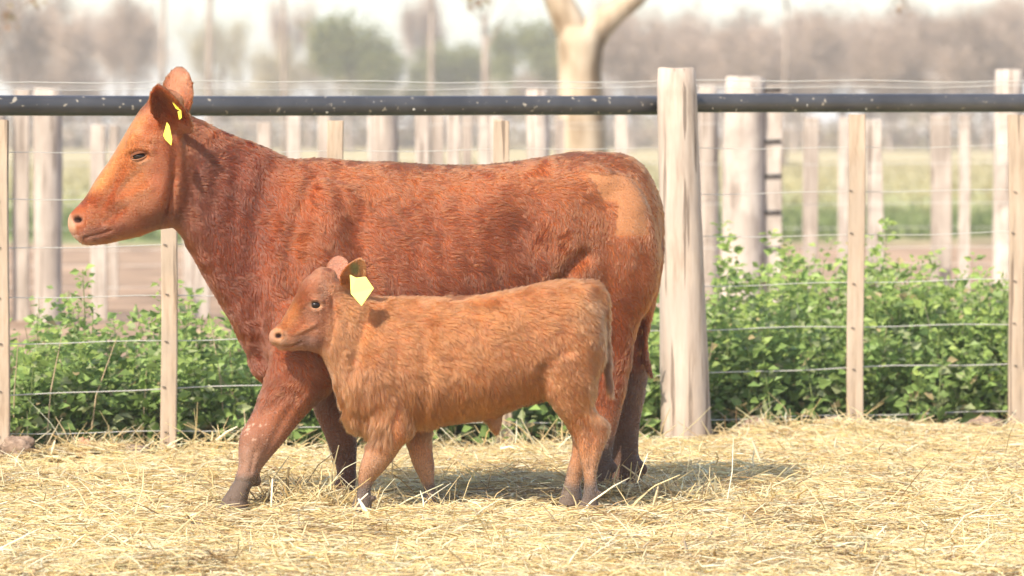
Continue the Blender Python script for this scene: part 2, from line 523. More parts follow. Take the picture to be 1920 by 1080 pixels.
for (px, py, rw, rh) in [(1326, 197, 2, 3), (1335, 203, 3, 2), (1380, 206, 2, 3), (1444, 196, 2, 2), (1490, 207, 4, 2), (1511, 197, 4, 2), (1622, 204, 4, 3), (1641, 192, 2, 4), (1706, 196, 3, 4), (1764, 190, 2, 2), (1821, 191, 2, 3), (1590, 206, 3, 2), (1560, 198, 2, 2), (1850, 204, 2, 2)]:
    dropping(px, py, rw, rh, pr)
# strap bracket under the pipe at the post
mb = MB()
mb.tube([P(1238, 176, fd(1240)), P(1236, 200, fd(1240) - .02), P(1238, 226, fd(1240))], [.008, .010, .008], seg=8)
mb.build('strap', M_IRON, fence1)

# middle fence (around 32 m from the camera) and the far one behind it
def depth_of(y_base): return 1.43 * FPX / (y_base - 245.0) - 16.0
fence2 = empty('corral_fence', PV(1395, 602, depth_of(602)))
tag(fence2, 'blurred corral fence of thick bleached posts and battens beyond the green weeds', 'fence')
for (px, yt, yb, wt, wb, lean, mat, s) in [(90, 166, 612, 52, 56, 0, M_GREYPOST, 21), (1392, 144, 604, 78, 88, 4, M_PALEPOST, 22), (1330, 160, 592, 38, 42, -2, M_GREYPOST, 23),
                                     (1884, 131, 594, 56, 52, 8, M_PALEPOST, 24), (735, 182, 600, 48, 56, -16, M_GREYPOST, 25), (1012, 168, 600, 42, 46, -4, M_PALEPOST, 26), (-8, 200, 605, 40, 44, 0, M_GREYPOST, 27), (2160, 150, 596, 60, 70, 0, M_GREYPOST, 28), (-420, 160, 606, 60, 66, 0, M_PALEPOST, 29)]:
    rough_post('post', px, yt, yb, wt, wb, depth_of(yb), mat, fence2, lean=lean, seed=s, rough=0.05)
for (px, yt, yb, w, lean) in [(40, 168, 604, 30, 0), (186, 235, 602, 28, -2), (495, 230, 600, 25, 0), (608, 216, 598, 22, 0), (790, 215, 600, 25, 0), (850, 216, 600, 24, 0), (1165, 216, 600, 24, 0),
                              (1520, 220, 578, 28, 0), (1642, 224, 592, 30, -4), (1764, 216, 582, 38, 0), (378, 240, 598, 28, 0), (930, 218, 600, 24, 2), (2040, 220, 590, 28, 0), (-160, 220, 604, 28, 0)]:
    batten('batten', px, yt, yb, w, depth_of(yb), M_PALEPOST if px % 4 else M_GREYPOST, fence2, lean=lean, thick=0.06, seed=px)
ringpost = batten('batten', 1449, 160, 575, 32, depth_of(600) - 0.35, M_PALEPOST, fence2, thick=0.08, seed=77)
for yy in (168, 265, 330, 398, 466, 531):      # dark clips on the slim batten
    mb = MB(); c = P(1449, yy, depth_of(600) - 0.40); k = (depth_of(600) + 16) / FPX
    for dx in (-14, 14):
        pass
    mb.tube([c + np.array([-15 * k, 0, 0]), c + np.array([15 * k, 0, 0.004])], [0.012, 0.012], seg=8)
    mb.build('clip', M_IRON, ringpost)
for (yl, yr) in [(163, 160), (232, 232), (310, 306), (386, 380), (470, 462), (540, 533)]:
    pts = []
    for i in range(25):
        px = -600 + 3200 * i / 24
        pts.append(P(px, yl + (yr - yl) * i / 24 + 1.5 * math.sin(i * 1.3), depth_of(598) + 0.02))
    wire(fence2, pts, 0.0022)

fence3 = empty('field_fence', PV(1808, 545, depth_of(545)))
tag(fence3, 'slim batten fence farthest back, along the pasture edge', 'fence')
for (px, yt, yb, w, lean) in [(213, 235, 545, 17, 0), (550, 216, 548, 24, 0), (822, 217, 545, 20, 0), (876, 218, 545, 18, 0), (908, 218, 545, 20, 0), (1582, 220, 548, 20, 0), (1808, 215, 545, 20, 0), (352, 236, 545, 18, 0),
                              (700, 218, 546, 22, 0), (1248, 220, 546, 22, 0), (1985, 218, 545, 22, 0), (-60, 230, 546, 20, 0), (1050, 222, 546, 18, 0)]:
    batten('batten', px, yt, yb, w, depth_of(yb), M_PALEPOST if px % 3 else M_GREYPOST, fence3, lean=lean, thick=0.06, seed=px + 1)
for (yl, yr) in [(240, 240), (300, 298), (362, 358), (430, 426), (500, 494)]:
    pts = [P(-600 + 3200 * i / 24, yl + (yr - yl) * i / 24 + 1.2 * math.sin(i * 1.7), depth_of(545) + 0.04) for i in range(25)]
    wire(fence3, pts, 0.0022)


# ------------------------------------------------------------------ animals
def loft(mb, secs, seg=24, sub=5, caps=True, ex=2.3):
    """secs: (uA, vA, uB, vB, half_depth, w, egg) in photograph pixels; w and half_depth too (504 px = 1 m)."""
    S = np.array([list(s) + [0.0] * (7 - len(s)) for s in secs], float)
    n = len(S)
    out = []
    for i in range(n - 1):
        p0, p1, p2, p3 = S[max(i - 1, 0)], S[i], S[i + 1], S[min(i + 2, n - 1)]
        for k in range(sub):
            t = k / sub
            out.append(0.5 * (2 * p1 + (p2 - p0) * t + (2 * p0 - 5 * p1 + 4 * p2 - p3) * t * t + (3 * p1 - p0 - 3 * p2 + p3) * t ** 3))
    out.append(S[-1])
    th = np.arange(seg) * 2 * np.pi / seg
    cs, sn = np.cos(th), np.sin(th)
    a = np.sign(cs) * np.abs(cs) ** (2 / ex); d = np.sign(sn) * np.abs(sn) ** (2 / ex)
    V = []
    for s in out:
        cu, cv = (s[0] + s[2]) / 2, (s[1] + s[3]) / 2
        hu, hv = (s[0] - s[2]) / 2, (s[1] - s[3]) / 2
        V.append(P(cu + hu * a, cv + hv * a, (s[5] + s[4] * d * (1 + s[6] * a)) / 504.0))
    m = len(V)
    V = list(np.concatenate(V))
    F = [(i * seg + k, i * seg + (k + 1) % seg, (i + 1) * seg + (k + 1) % seg, (i + 1) * seg + k) for i in range(m - 1) for k in range(seg)]
    for ring, rev in ((0, True), (m - 1, False)):
        c = np.mean([V[ring * seg + k] for k in range(seg)], axis=0)
        V.append(c); ci = len(V) - 1
        for k in range(seg):
            f = (ci, ring * seg + (k + 1) % seg, ring * seg + k)
            F.append(f if rev else f[::-1])
    mb.add(V, F)


def blob(mb, u, v, w, ru, rv, rw, rot=0.0):
    """An ellipsoid muscle in pixel space, turned by rot in the picture plane."""
    NU, NV = 20, 12
    V = []; c, s = math.cos(rot), math.sin(rot)
    for i in range(NV + 1):
        ph = math.pi * i / NV
        for j in range(NU):
            a = 2 * math.pi * j / NU
            x, y, z = ru * math.sin(ph) * math.cos(a), rv * math.cos(ph), rw * math.sin(ph) * math.sin(a)
            V.append(P(u + x * c - y * s, v + x * s + y * c, (w + z) / 504.0))
    F = [(i * NU + j, i * NU + (j + 1) % NU, (i + 1) * NU + (j + 1) % NU, (i + 1) * NU + j) for i in range(NV) for j in range(NU)]
    mb.add(V, F)


def ear(mb, base, tip, half, normal, thick=9.0, cup=0.35, seg=12):
    """A cupped leaf-shaped ear from base to tip (u, v, w in px); normal points out of its hollow side."""
    B = np.array(base, float); T = np.array(tip, float); ax = T - B; L = np.linalg.norm(ax); ax /= L
    N = np.array(normal, float); N -= ax * N.dot(ax); N /= np.linalg.norm(N)
    Sd = np.cross(ax, N)
    outer = []; inner = []
    R = 12
    prof = [(0, .42), (.08, .55), (.2, .80), (.35, .97), (.5, 1.0), (.62, .97), (.74, .86), (.84, .69), (.92, .49), (.97, .30), (1.0, .10)]
    for (t, wd) in prof:
        row_o = []; row_i = []
        for k in range(seg + 1):
            x = -1 + 2 * k / seg
            off = cup * half * wd * (x * x)            # edges curl towards the hollow side
            c = B + ax * L * t + Sd * half * wd * x + N * off
            th = thick * (1 - 0.35 * x * x) * (1 - .2 * t)
            row_i.append(c + N * th * .5); row_o.append(c - N * th * .5)
        outer.append(row_o); inner.append(row_i)
    n = len(prof); m = seg + 1
    V = [q for r in outer for q in r] + [q for r in inner for q in r]
    A = np.array(V); V = P(A[:, 0], A[:, 1], A[:, 2] / 504.0)
    o = n * m
    F = []
    for i in range(n - 1):
        for k in range(m - 1):
            F.append((i * m + k, i * m + k + 1, (i + 1) * m + k + 1, (i + 1) * m + k))
            F.append((o + i * m + k, o + (i + 1) * m + k, o + (i + 1) * m + k + 1, o + i * m + k + 1))
        F.append((i * m, (i + 1) * m, o + (i + 1) * m, o + i * m))
        F.append((i * m + m - 1, o + i * m + m - 1, o + (i + 1) * m + m - 1, (i + 1) * m + m - 1))
    for k in range(m - 1):
        F.append((k, o + k, o + k + 1, k + 1))
        e = (n - 1) * m
        F.append((e + k, e + k + 1, o + e + k + 1, o + e + k))
    mb.add(V, F)


def remesh(mb, voxel):
    me = mb.mesh('raw', True)
    ob = bpy.data.objects.new('raw', me); COL.objects.link(ob)
    md = ob.modifiers.new('r', 'REMESH'); md.mode = 'VOXEL'; md.voxel_size = voxel; md.adaptivity = 0
    dg = bpy.context.evaluated_depsgraph_get()
    ev = ob.evaluated_get(dg)
    m2 = bpy.data.meshes.new_from_object(ev)
    bpy.data.objects.remove(ob); bpy.data.meshes.remove(me)
    return m2


class Sculpt:
    def __init__(s, me):
        s.me = me
        n = len(me.vertices)
        s.co = np.empty(n * 3, np.float32); me.vertices.foreach_get('co', s.co); s.co = s.co.reshape(-1, 3).astype(float)
        ne = len(me.edges); e = np.empty(ne * 2, np.int32); me.edges.foreach_get('vertices', e); s.e = e.reshape(-1, 2)
        s.deg = np.bincount(s.e.ravel(), minlength=n).astype(float)
        me.calc_loop_triangles()
        t = np.empty(len(me.loop_triangles) * 3, np.int32); me.loop_triangles.foreach_get('vertices', t); s.t = t.reshape(-1, 3)
    def smooth(s, it, lam=0.5, w=None):
        n = len(s.co); a, b = s.e[:, 0], s.e[:, 1]
        for _ in range(it):
            acc = np.empty_like(s.co)
            for k in range(3):
                acc[:, k] = np.bincount(a, s.co[b, k], n) + np.bincount(b, s.co[a, k], n)
            d = acc / np.maximum(s.deg, 1)[:, None] - s.co
            s.co += d * (lam if w is None else (lam * w)[:, None])
    def normals(s):
        p = s.co; t = s.t
        fn = np.cross(p[t[:, 1]] - p[t[:, 0]], p[t[:, 2]] - p[t[:, 0]])
        n = len(p); N = np.empty_like(p)
        for k in range(3):
            N[:, k] = sum(np.bincount(t[:, j], fn[:, k], n) for j in range(3))
        return N / np.maximum(np.linalg.norm(N, axis=1), 1e-12)[:, None]
    def uvw(s):
        """Photograph pixel coordinates and depth of every vertex."""
        d = s.co - np.array([0, CAM_Y, CAM_Z])
        zc = d[:, 1] * cp - d[:, 2] * sp
        yc = d[:, 1] * sp + d[:, 2] * cp
        return 960 + FPX * d[:, 0] / zc, 540 - FPX * yc / zc, s.co[:, 1] * 504.0
    def bump(s, u0, v0, ru, rv, amt, rot=0.0, near=None, hard=1.0):
        """Push along the normal inside an ellipse of the side view (amt in px); near: only where w is below it."""
        u, v, w = s.uvw(); N = s.normals()
        c, q = math.cos(rot), math.sin(rot)
        a = ((u - u0) * c + (v - v0) * q) / ru; b_ = (-(u - u0) * q + (v - v0) * c) / rv
        f = np.exp(-(a * a + b_ * b_) ** hard)
        if near is not None: f = f * smooth01(near + 6, near - 6, w)
        s.co += N * (f * amt / 504.0)[:, None]
    def groove(s, line, width, amt, near=None, far=None):
        u, v, w = s.uvw(); N = s.normals()
        best = np.full(len(u), 1e9)
        for (x0, y0), (x1, y1) in zip(line[:-1], line[1:]):
            dx, dy = x1 - x0, y1 - y0
            t = np.clip(((u - x0) * dx + (v - y0) * dy) / (dx * dx + dy * dy), 0, 1)
            best = np.minimum(best, np.hypot(u - x0 - t * dx, v - y0 - t * dy))
        f = np.exp(-(best / width) ** 2)
        if near is not None: f = f * smooth01(near + 6, near - 6, w)
        s.co += N * (f * amt / 504.0)[:, None]
    def store(s):
        s.me.vertices.foreach_set('co', s.co.astype(np.float32).ravel())
        s.me.polygons.foreach_set('use_smooth', np.ones(len(s.me.polygons), bool))
        s.me.update()


def blend(cols, mask, col):
    return cols * (1 - mask[:, None]) + np.array(col) * mask[:, None]


def ell(u, v, u0, v0, ru, rv, soft=0.35, rot=0.0):
    c, q = math.cos(rot), math.sin(rot)
    a = ((u - u0) * c + (v - v0) * q) / ru; b_ = (-(u - u0) * q + (v - v0) * c) / rv
    return smooth01(1 + soft, 1 - soft, np.sqrt(a * a + b_ * b_))


def inpoly(u, v, poly):
    ins = np.zeros(len(u), bool); n = len(poly)
    for i in range(n):
        x0, y0 = poly[i]; x1, y1 = poly[(i + 1) % n]
        c = ((y0 > v) != (y1 > v))
        ins ^= c & (u < (x1 - x0) * (v - y0) / ((y1 - y0) if y1 != y0 else 1e-9) + x0)
    return ins


M_FUR_CACHE = {}
def fur_mat():
    if 'm' in M_FUR_CACHE: return M_FUR_CACHE['m']
    m = bpy.data.materials.new('animal_hair'); m.use_nodes = True
    n = m.node_tree.nodes; l = m.node_tree.links
    n.remove(n['Principled BSDF'])
    a = n.new('ShaderNodeAttribute'); a.attribute_name = 'hide'
    h = n.new('ShaderNodeBsdfHairPrincipled')
    h.parametrization = 'COLOR'
    h.inputs['Roughness'].default_value = 0.34
    h.inputs['Coat'].default_value = 0.05
    h.inputs['IOR'].default_value = 1.5
    h.inputs['Radial Roughness'].default_value = 0.6
    h.inputs['Random Roughness'].default_value = 0.2
    l.new(a.outputs['Color'], h.inputs['Color'])
    l.new(h.outputs[0], n['Material Output'].inputs['Surface'])
    M_FUR_CACHE['m'] = m
    return m


def grow_fur(name, sc, parent, cols, dens, length, anchors, count, lift=0.22, radius=0.0006, seed=1, curl=0.5, clump=0.55, vary=0.22, shag=None, clump_cell=0.022, calm=None):
    """Short combed hair over the hide; dens and length are per-vertex weights (length in metres)."""
    r = np.random.default_rng(seed)
    p = sc.co; t = sc.t; N = sc.normals()
    ar = 0.5 * np.linalg.norm(np.cross(p[t[:, 1]] - p[t[:, 0]], p[t[:, 2]] - p[t[:, 0]]), axis=1)
    facing = np.where(N[t].mean(1)[:, 1] > 0.35, 0.35, 1.0)
    wt = ar * dens[t].mean(1) * facing
    cdf = np.cumsum(wt); cdf /= cdf[-1]
    ti = np.searchsorted(cdf, r.random(count))
    b1 = np.sqrt(r.random(count)); b2 = r.random(count)
    bc = np.stack([1 - b1, b1 * (1 - b2), b1 * b2], -1)
    tv = t[ti]
    root = (p[tv] * bc[..., None]).sum(1)
    nor = (N[tv] * bc[..., None]).sum(1); nor /= np.linalg.norm(nor, axis=1)[:, None]
    col = (cols[tv] * bc[..., None]).sum(1)
    ln = (length[tv] * bc).sum(1) * r.uniform(0.65, 1.2, count)
    # comb direction from anchors in the side view
    d = root - np.array([0, CAM_Y, CAM_Z])
    zc = d[:, 1] * cp - d[:, 2] * sp; yc = d[:, 1] * sp + d[:, 2] * cp
    u = 960 + FPX * d[:, 0] / zc; v = 540 - FPX * yc / zc
    D = np.zeros((count, 3)); W = np.zeros(count)
    for (au, av, du, dv, dw) in anchors:
        w = 1.0 / (((u - au) ** 2 + (v - av) ** 2) + 900.0) ** 1.5
        dd = np.array([du, dw, -dv], float); dd /= np.linalg.norm(dd)
        D += w[:, None] * dd; W += w
    D /= W[:, None]
    # swirls: rotate the comb direction in the tangent plane by smooth noise
    D -= nor * (D * nor).sum(1)[:, None]
    D /= np.maximum(np.linalg.norm(D, axis=1), 1e-6)[:, None]
    T2 = np.cross(nor, D)
    sw = curl * (0.9 * noise3(root, 9.0, seed + 1) + 1.1 * noise3(root, 24.0, seed + 2) + 0.5 * noise3(root, 60.0, seed + 3))
    if calm is not None: sw = sw * calm(u, v)
    D = D * np.cos(sw)[:, None] + T2 * np.sin(sw)[:, None] + r.normal(0, 0.13, (count, 3))
    D /= np.linalg.norm(D, axis=1)[:, None]
    lf = lift * (1 + 0.8 * noise3(root, 30.0, seed + 4) * (1 if calm is None else calm(u, v))) + r.normal(0, .06, count)
    if shag is not None: lf = lf + shag(u, v)
    tip = root + D * (ln * 0.93)[:, None] + nor * (ln * lf)[:, None]
    # clumping: tips gather towards their cell's first strand
    cell = np.floor((root + 0.35 * clump_cell * np.stack([noise3(root, 50, seed + 5), noise3(root, 50, seed + 6), noise3(root, 50, seed + 7)], -1)) / clump_cell).astype(np.int64)
    key = cell[:, 0] * 73856093 ^ cell[:, 1] * 19349663 ^ cell[:, 2] * 83492791
    uq, first, inv = np.unique(key, return_index=True, return_inverse=True)
    lead = first[inv]
    kk = clump * r.uniform(0.5, 1.0, count)
    tgt = tip[lead]
    same = np.linalg.norm(tgt - tip, axis=1) < 0.06
    kk = kk * same
    if calm is not None: kk = kk * calm(u, v)
    tip = tip * (1 - kk[:, None]) + tgt * kk[:, None]
    mid = root + (tip - root) * 0.5 + nor * (ln * 0.10)[:, None]
    mid = mid + 0.25 * kk[:, None] * (0.5 * (root[lead] + tgt) - mid) * same[:, None]
    K = 5
    ts = np.linspace(0, 1, K)
    pts = np.empty((count, K, 3))
    for i, s_ in enumerate(ts):
        pts[:, i] = root * (1 - s_) ** 2 + mid * 2 * s_ * (1 - s_) + tip * s_ ** 2
    # each lock its own shade, plus strand variation
    shade = 1 + vary * (0.55 * noise3(root[lead], 40.0, seed + 8) + 0.28 * noise3(root, 7.0, seed + 9)) + r.normal(0, vary * 0.45, count)
    if calm is not None: shade = 1 + (shade - 1) * calm(u, v)
    col = col * np.clip(shade, 0.45, 1.7)[:, None]
    hc = bpy.data.hair_curves.new(name)
    hc.add_curves([K] * count)
    hc.points.foreach_set('position', pts.astype(np.float32).ravel())
    rad = (radius * np.array([1.0, 0.95, 0.8, 0.55, 0.18]))[None, :] * r.uniform(0.75, 1.25, count)[:, None]
    hc.points.foreach_set('radius', rad.astype(np.float32).ravel())
    at = hc.attributes.new('hide', 'FLOAT_COLOR', 'CURVE')
    c4 = np.ones((count, 4), np.float32); c4[:, :3] = np.clip(col, 0.003, 0.95)
    at.data.foreach_set('color', c4.ravel())
    o = bpy.data.objects.new(name, hc)
    hc.materials.append(fur_mat())
    COL.objects.link(o)
    if parent is not None:
        o.parent = parent
        bpy.context.view_layer.update()
        o.matrix_parent_inverse = parent.matrix_world.inverted()
    return o


M_HIDE = attr_mat('hide_skin', 'hide', rough=0.75, spec=0.15, jitter=0.08, noise=160, bump=0.2)
M_EYE = plain_mat('dark_eye', (0.012, 0.006, 0.004), rough=0.12, spec=0.3)
M_TAG = plain_mat('yellow_plastic_tag', (0.70, 0.60, 0.05), rough=0.4, spec=0.4)
M_TAGPALE = plain_mat('pale_yellow_plastic_tag', (0.72, 0.76, 0.17), rough=0.4, spec=0.4)
M_STUD = plain_mat('white_plastic_stud', (0.85, 0.84, 0.80), rough=0.4, spec=0.4)


def sphere_part(name, c, rad, mat, parent, squash=(1, 1, 1), seg=20):
    V = []; F = []
    for i in range(seg // 2 + 1):
        ph = math.pi * i / (seg // 2)
        for j in range(seg):
            a = 2 * math.pi * j / seg
            V.append((c[0] + rad * squash[0] * math.sin(ph) * math.cos(a), c[1] + rad * squash[1] * math.sin(ph) * math.sin(a), c[2] + rad * squash[2] * math.cos(ph)))
    for i in range(seg // 2):
        for j in range(seg):
            F.append((i * seg + j, i * seg + (j + 1) % seg, (i + 1) * seg + (j + 1) % seg, (i + 1) * seg + j))
    mb = MB(); mb.add(V, F)
    return mb.build(name, mat, parent)


def tag_plate(name, poly, thick, mat, parent, bulge=0.0):
    """A flat plastic tag; poly lists (u, v, w) px corners, extruded along its own normal."""
    A = np.array(poly, float)
    Wd = P(A[:, 0], A[:, 1], A[:, 2] / 504.0)
    nrm = np.cross(Wd[1] - Wd[0], Wd[2] - Wd[0]); nrm /= np.linalg.norm(nrm)
    n = len(Wd)
    c = Wd.mean(0)
    V = list(Wd + nrm * thick / 2) + list(Wd - nrm * thick / 2)
    F = [tuple(range(n)), tuple(range(2 * n - 1, n - 1, -1))] + [(i, i + n, (i + 1) % n + n, (i + 1) % n) for i in range(n)]
    mb = MB(); mb.add(V, F)
    o = mb.build(name, mat, parent, smooth=False)
    bv = o.modifiers.new('bevel', 'BEVEL'); bv.width = 0.0012; bv.segments = 2; bv.limit_method = 'NONE'
    return o


def eyelid_eye(parent, u0, v0, we, rad, tall, upper, lower, tilt, opening=0.22):
    """An eyeball with an upper and a lower lid around it."""
    c = P(u0, v0, (we + rad * 504 * 0.42) / 504)
    e = sphere_part('eye', c, rad, M_EYE, parent, squash=(1.0, 0.8, tall))
    for nm, colr, sgn, cover in (('upper_eyelid', upper, 1, 0.42 + opening), ('lower_eyelid', lower, -1, 0.72 + opening * .5)):
        m_ = plain_mat(nm + '_skin', colr, rough=0.8, spec=0.15)
        V = []; NU, NV = 14, 5
        for i in range(NV + 1):
            t = cover + (1.35 - cover) * i / NV           # from the lid's edge up over the ball
            for j in range(NU + 1):
                a = math.pi * j / NU
                x = math.cos(a) * rad * 1.22 * (1 + .12 * (i / NV))
                z = sgn * math.sin(a) * rad * tall * t * (1.0 if sgn > 0 else .95)
                q = 1 - min(1, (x / (rad * 1.3)) ** 2 + (z / (rad * tall * 1.6)) ** 2)
                y = -math.sqrt(max(q, 0)) * rad * 0.86 * (1 - .32 * i / NV)
                ct, st = math.cos(tilt), math.sin(tilt)
                V.append((c[0] + x * ct + z * st, c[1] + y - .0012, c[2] - x * st + z * ct))
        F_ = [(i * (NU + 1) + j, i * (NU + 1) + j + 1, (i + 1) * (NU + 1) + j + 1, (i + 1) * (NU + 1) + j) for i in range(NV) for j in range(NU)]
        k = MB(); k.add(V, F_); o = k.build(nm, m_, parent)
        sm = o.modifiers.new('thick', 'SOLIDIFY'); sm.thickness = 0.002
    return e


FURK = np.array((0.50, 0.46, 0.42))
# ---- the cow
def cw(u, off=0.0):            # depth of the cow's midline at u: she walks a little towards the camera
    return 124.0 + (u - 440.0) * 0.30 + off

mb = MB()
T = [(500, 335, 475, 640, 78), (540, 302, 508, 700, 108), (600, 297, 565, 722, 128), (660, 302, 640, 722, 140), (740, 305, 730, 712, 150), (830, 311, 830, 712, 158),
     (920, 309, 925, 700, 158), (1000, 298, 1010, 676, 152), (1072, 286, 1075, 650, 144), (1135, 287, 1130, 640, 128), (1182, 294, 1178, 620, 108), (1220, 330, 1215, 580, 84), (1239, 385, 1238, 500, 48)]
loft(mb, [(a, b_, c, d, h, cw((a + c) / 2), -0.16 if a < 900 else -0.05) for (a, b_, c, d, h) in T], seg=36)
NK = [(322, 205, 300, 400, 48), (366, 221, 328, 430, 56), (400, 237, 350, 460, 60), (445, 257, 384, 522, 66), (500, 277, 424, 588, 76), (556, 302, 465, 664, 88), (612, 302, 512, 708, 100)]
loft(mb, [(a, b_, c, d, h, cw((a + c) / 2), -0.12) for (a, b_, c, d, h) in NK], seg=28)
HD = [(338, 205, 348, 415, 45), (304, 182, 322, 427, 58), (272, 196, 290, 432, 62), (251, 225, 262, 442, 61), (229, 262, 236, 447, 53), (206, 301, 212, 452, 45), (182, 334, 188, 456, 41),
      (160, 370, 166, 457, 41), (143, 388, 150, 452, 40), (132, 400, 138, 436, 30)]
loft(mb, [(a, b_, c, d, h, cw(300) + (300 - (a + c) / 2) * 0.06, 0.05 if a > 240 else -0.05) for (a, b_, c, d, h) in HD], seg=28, ex=2.5)
HW = cw(300)
blob(mb, 292, 350, HW - 36, 48, 62, 26, 0.3)          # cheek
blob(mb, 268, 268, HW - 42, 32, 30, 20, -0.4)         # brow
blob(mb, 292, 350, HW + 36, 48, 62, 26, 0.3)
blob(mb, 268, 268, HW + 42, 32, 30, 20, -0.4)
blob(mb, 310, 195, HW, 34, 26, 40)                    # poll
blob(mb, 152, 418, HW + 8, 26, 30, 38)                # muzzle
# shoulders, haunches, brisket
for sgn in (-1, 1):
    blob(mb, 590, 520, cw(590, sgn * 72), 105, 190, 52, 0.22)
    blob(mb, 560, 630, cw(560, sgn * 70), 75, 75, 48)
    blob(mb, 1150, 470, cw(1150, sgn * 72), 88, 150, 58, -0.08)
    blob(mb, 1095, 352, cw(1095, sgn * 66), 80, 46, 40, 0.1)
blob(mb, 520, 670, cw(520), 55, 55, 60)
FN = [(520, 560, 680, 600, 50), (506, 655, 655, 690, 48), (494, 720, 616, 738, 42), (477, 766, 580, 770, 37), (460, 797, 553, 803, 35), (450, 825, 531, 831, 33), (447, 850, 508, 858, 29), (447, 872, 491, 882, 25),
      (441, 893, 480, 902, 25), (431, 914, 468, 921, 26), (417, 935, 465, 942, 30), (399, 966, 465, 968, 33)]
loft(mb, [(a, b_, c, d, h, cw(470, -72 - 5.0 * max(0, i - 4))) for i, (a, b_, c, d, h) in enumerate(FN)], seg=20)
FF = [(560, 640, 680, 640, 45), (575, 715, 668, 715, 38), (588, 770, 666, 775, 32), (601, 800, 668, 805, 30), (614, 830, 669, 835, 28), (623, 855, 668, 858, 24), (631, 880, 668, 885, 23), (629, 903, 668, 906, 25), (618, 925, 664, 928, 28), (612, 942, 664, 942, 30)]
loft(mb, [(a, b_, c, d, h, cw(640, 52)) for (a, b_, c, d, h) in FF], seg=20)
HF = [(1080, 520, 1232, 500, 58), (1100, 590, 1215, 590, 50), (1132, 650, 1209, 650, 38), (1144, 690, 1215, 684, 32), (1146, 730, 1210, 728, 29), (1146, 770, 1204, 766, 27), (1147, 810, 1198, 805, 25), (1147, 845, 1197, 850, 25), (1144, 868, 1207, 872, 28), (1138, 887, 1204, 893, 30), (1128, 930, 1198, 930, 33)]
loft(mb, [(a, b_, c, d, h, cw(1160, 55)) for (a, b_, c, d, h) in HF], seg=20)
HN = [(1045, 520, 1222, 500, 60), (1058, 590, 1203, 590, 52), (1085, 650, 1188, 650, 40), (1104, 690, 1184, 688, 34), (1110, 730, 1172, 736, 30), (1108, 780, 1162, 785, 27), (1105, 830, 1150, 835, 25), (1100, 870, 1147, 872, 27), (1090, 905, 1148, 905, 30), (1080, 938, 1148, 938, 33)]
loft(mb, [(a, b_, c, d, h, cw(1140, -58)) for (a, b_, c, d, h) in HN], seg=20)
TL = [(1170, 290, 1172, 312, 14), (1196, 304, 1186, 326, 14), (1222, 338, 1206, 350, 13), (1242, 385, 1226, 390, 12), (1247, 450, 1231, 450, 11), (1240, 520, 1225, 518, 10), (1224, 590, 1210, 588, 9), (1216, 640, 1204, 640, 9), (1220, 680, 1205, 682, 10), (1230, 712, 1220, 716, 5)]
loft(mb, [(a, b_, c, d, h, cw(1200) + 6) for (a, b_, c, d, h) in TL], seg=12)
# dewclaws
for (u, v, w) in [(482, 902, cw(470, -80)), (482, 902, cw(470, -56)), (1206, 880, cw(1160, 48)), (1206, 880, cw(1160, 66)), (1150, 876, cw(1140, -66))]:
    blob(mb, u, v, w, 10, 12, 9)
# ears: the far one upright and open to the viewer, the near one turned out towards the camera
ear(mb, (338, 226, HW + 40), (334, 126, HW + 92), 31, (-0.25, 0.15, -1), thick=10, cup=0.30)
ear(mb, (350, 248, HW - 44), (296, 160, HW - 118), 38, (-0.52, 0.0, -0.85), thick=11, cup=0.45)

me = remesh(mb, 0.0062)
cow_s = Sculpt(me)
u, v, w = cow_s.uvw()
head = smooth01(420, 340, u) * smooth01(480, 440, v)
earw = smooth01(225, 195, v) * smooth01(275, 285, u) * smooth01(372, 360, u)
sw = np.clip(1.0 - 0.55 * head - 0.55 * smooth01(760, 810, v), 0, 1)
sw = np.where((earw > 0.5), 0.25, sw)
cow_s.smooth(34, 0.5, sw)
S_ = cow_s
nr = cw(300)
# face
S_.groove([(158, 444), (172, 441), (190, 438), (206, 432)], 3.0, -2.6, near=nr)          # mouth
S_.bump(176, 446, 26, 9, 3.0, near=nr)                                                    # lower lip
S_.bump(214, 400, 26, 16, -3.5, rot=-0.3, near=nr)
S_.bump(245, 352, 30, 16, -6.0, rot=-0.9, near=nr)                                        # hollow before the cheek
S_.groove([(228, 318), (212, 352), (190, 390)], 7, -3.0, near=nr)
S_.groove([(215, 378), (248, 366), (280, 352)], 9, 3.0, near=nr)                          # facial crest
S_.groove([(200, 414), (216, 402), (238, 388)], 5, -2.0, near=nr)
S_.groove([(240, 284), (262, 277), (284, 283)], 7, 3.2, near=nr)                          # upper lid ridge
S_.bump(262, 294, 12, 7, -7.0, near=nr)                                                   # eye socket
S_.groove([(247, 301), (262, 305), (276, 299)], 4, 3.5, near=nr)
S_.bump(145, 412, 8, 6.5, -15.0, rot=-0.5, near=nr + 5, hard=1.3)                         # nostril
S_.groove([(135, 404), (146, 400), (156, 408)], 4, 3.5, near=nr)
S_.groove([(318, 250), (330, 285), (326, 330), (318, 380), (318, 425)], 9, -3.5, near=nr) # head to neck
S_.groove([(300, 430), (314, 405), (322, 372), (326, 335)], 6, -4.5, near=nr)
S_.bump(300, 372, 24, 34, 4, rot=0.3, near=nr)
S_.groove([(170, 380), (176, 400), (190, 418)], 7, -2.5, near=nr)
S_.groove([(262, 322), (240, 340), (222, 366)], 6, -2.5, near=nr)
S_.bump(284, 262, 12, 10, 3, near=nr)
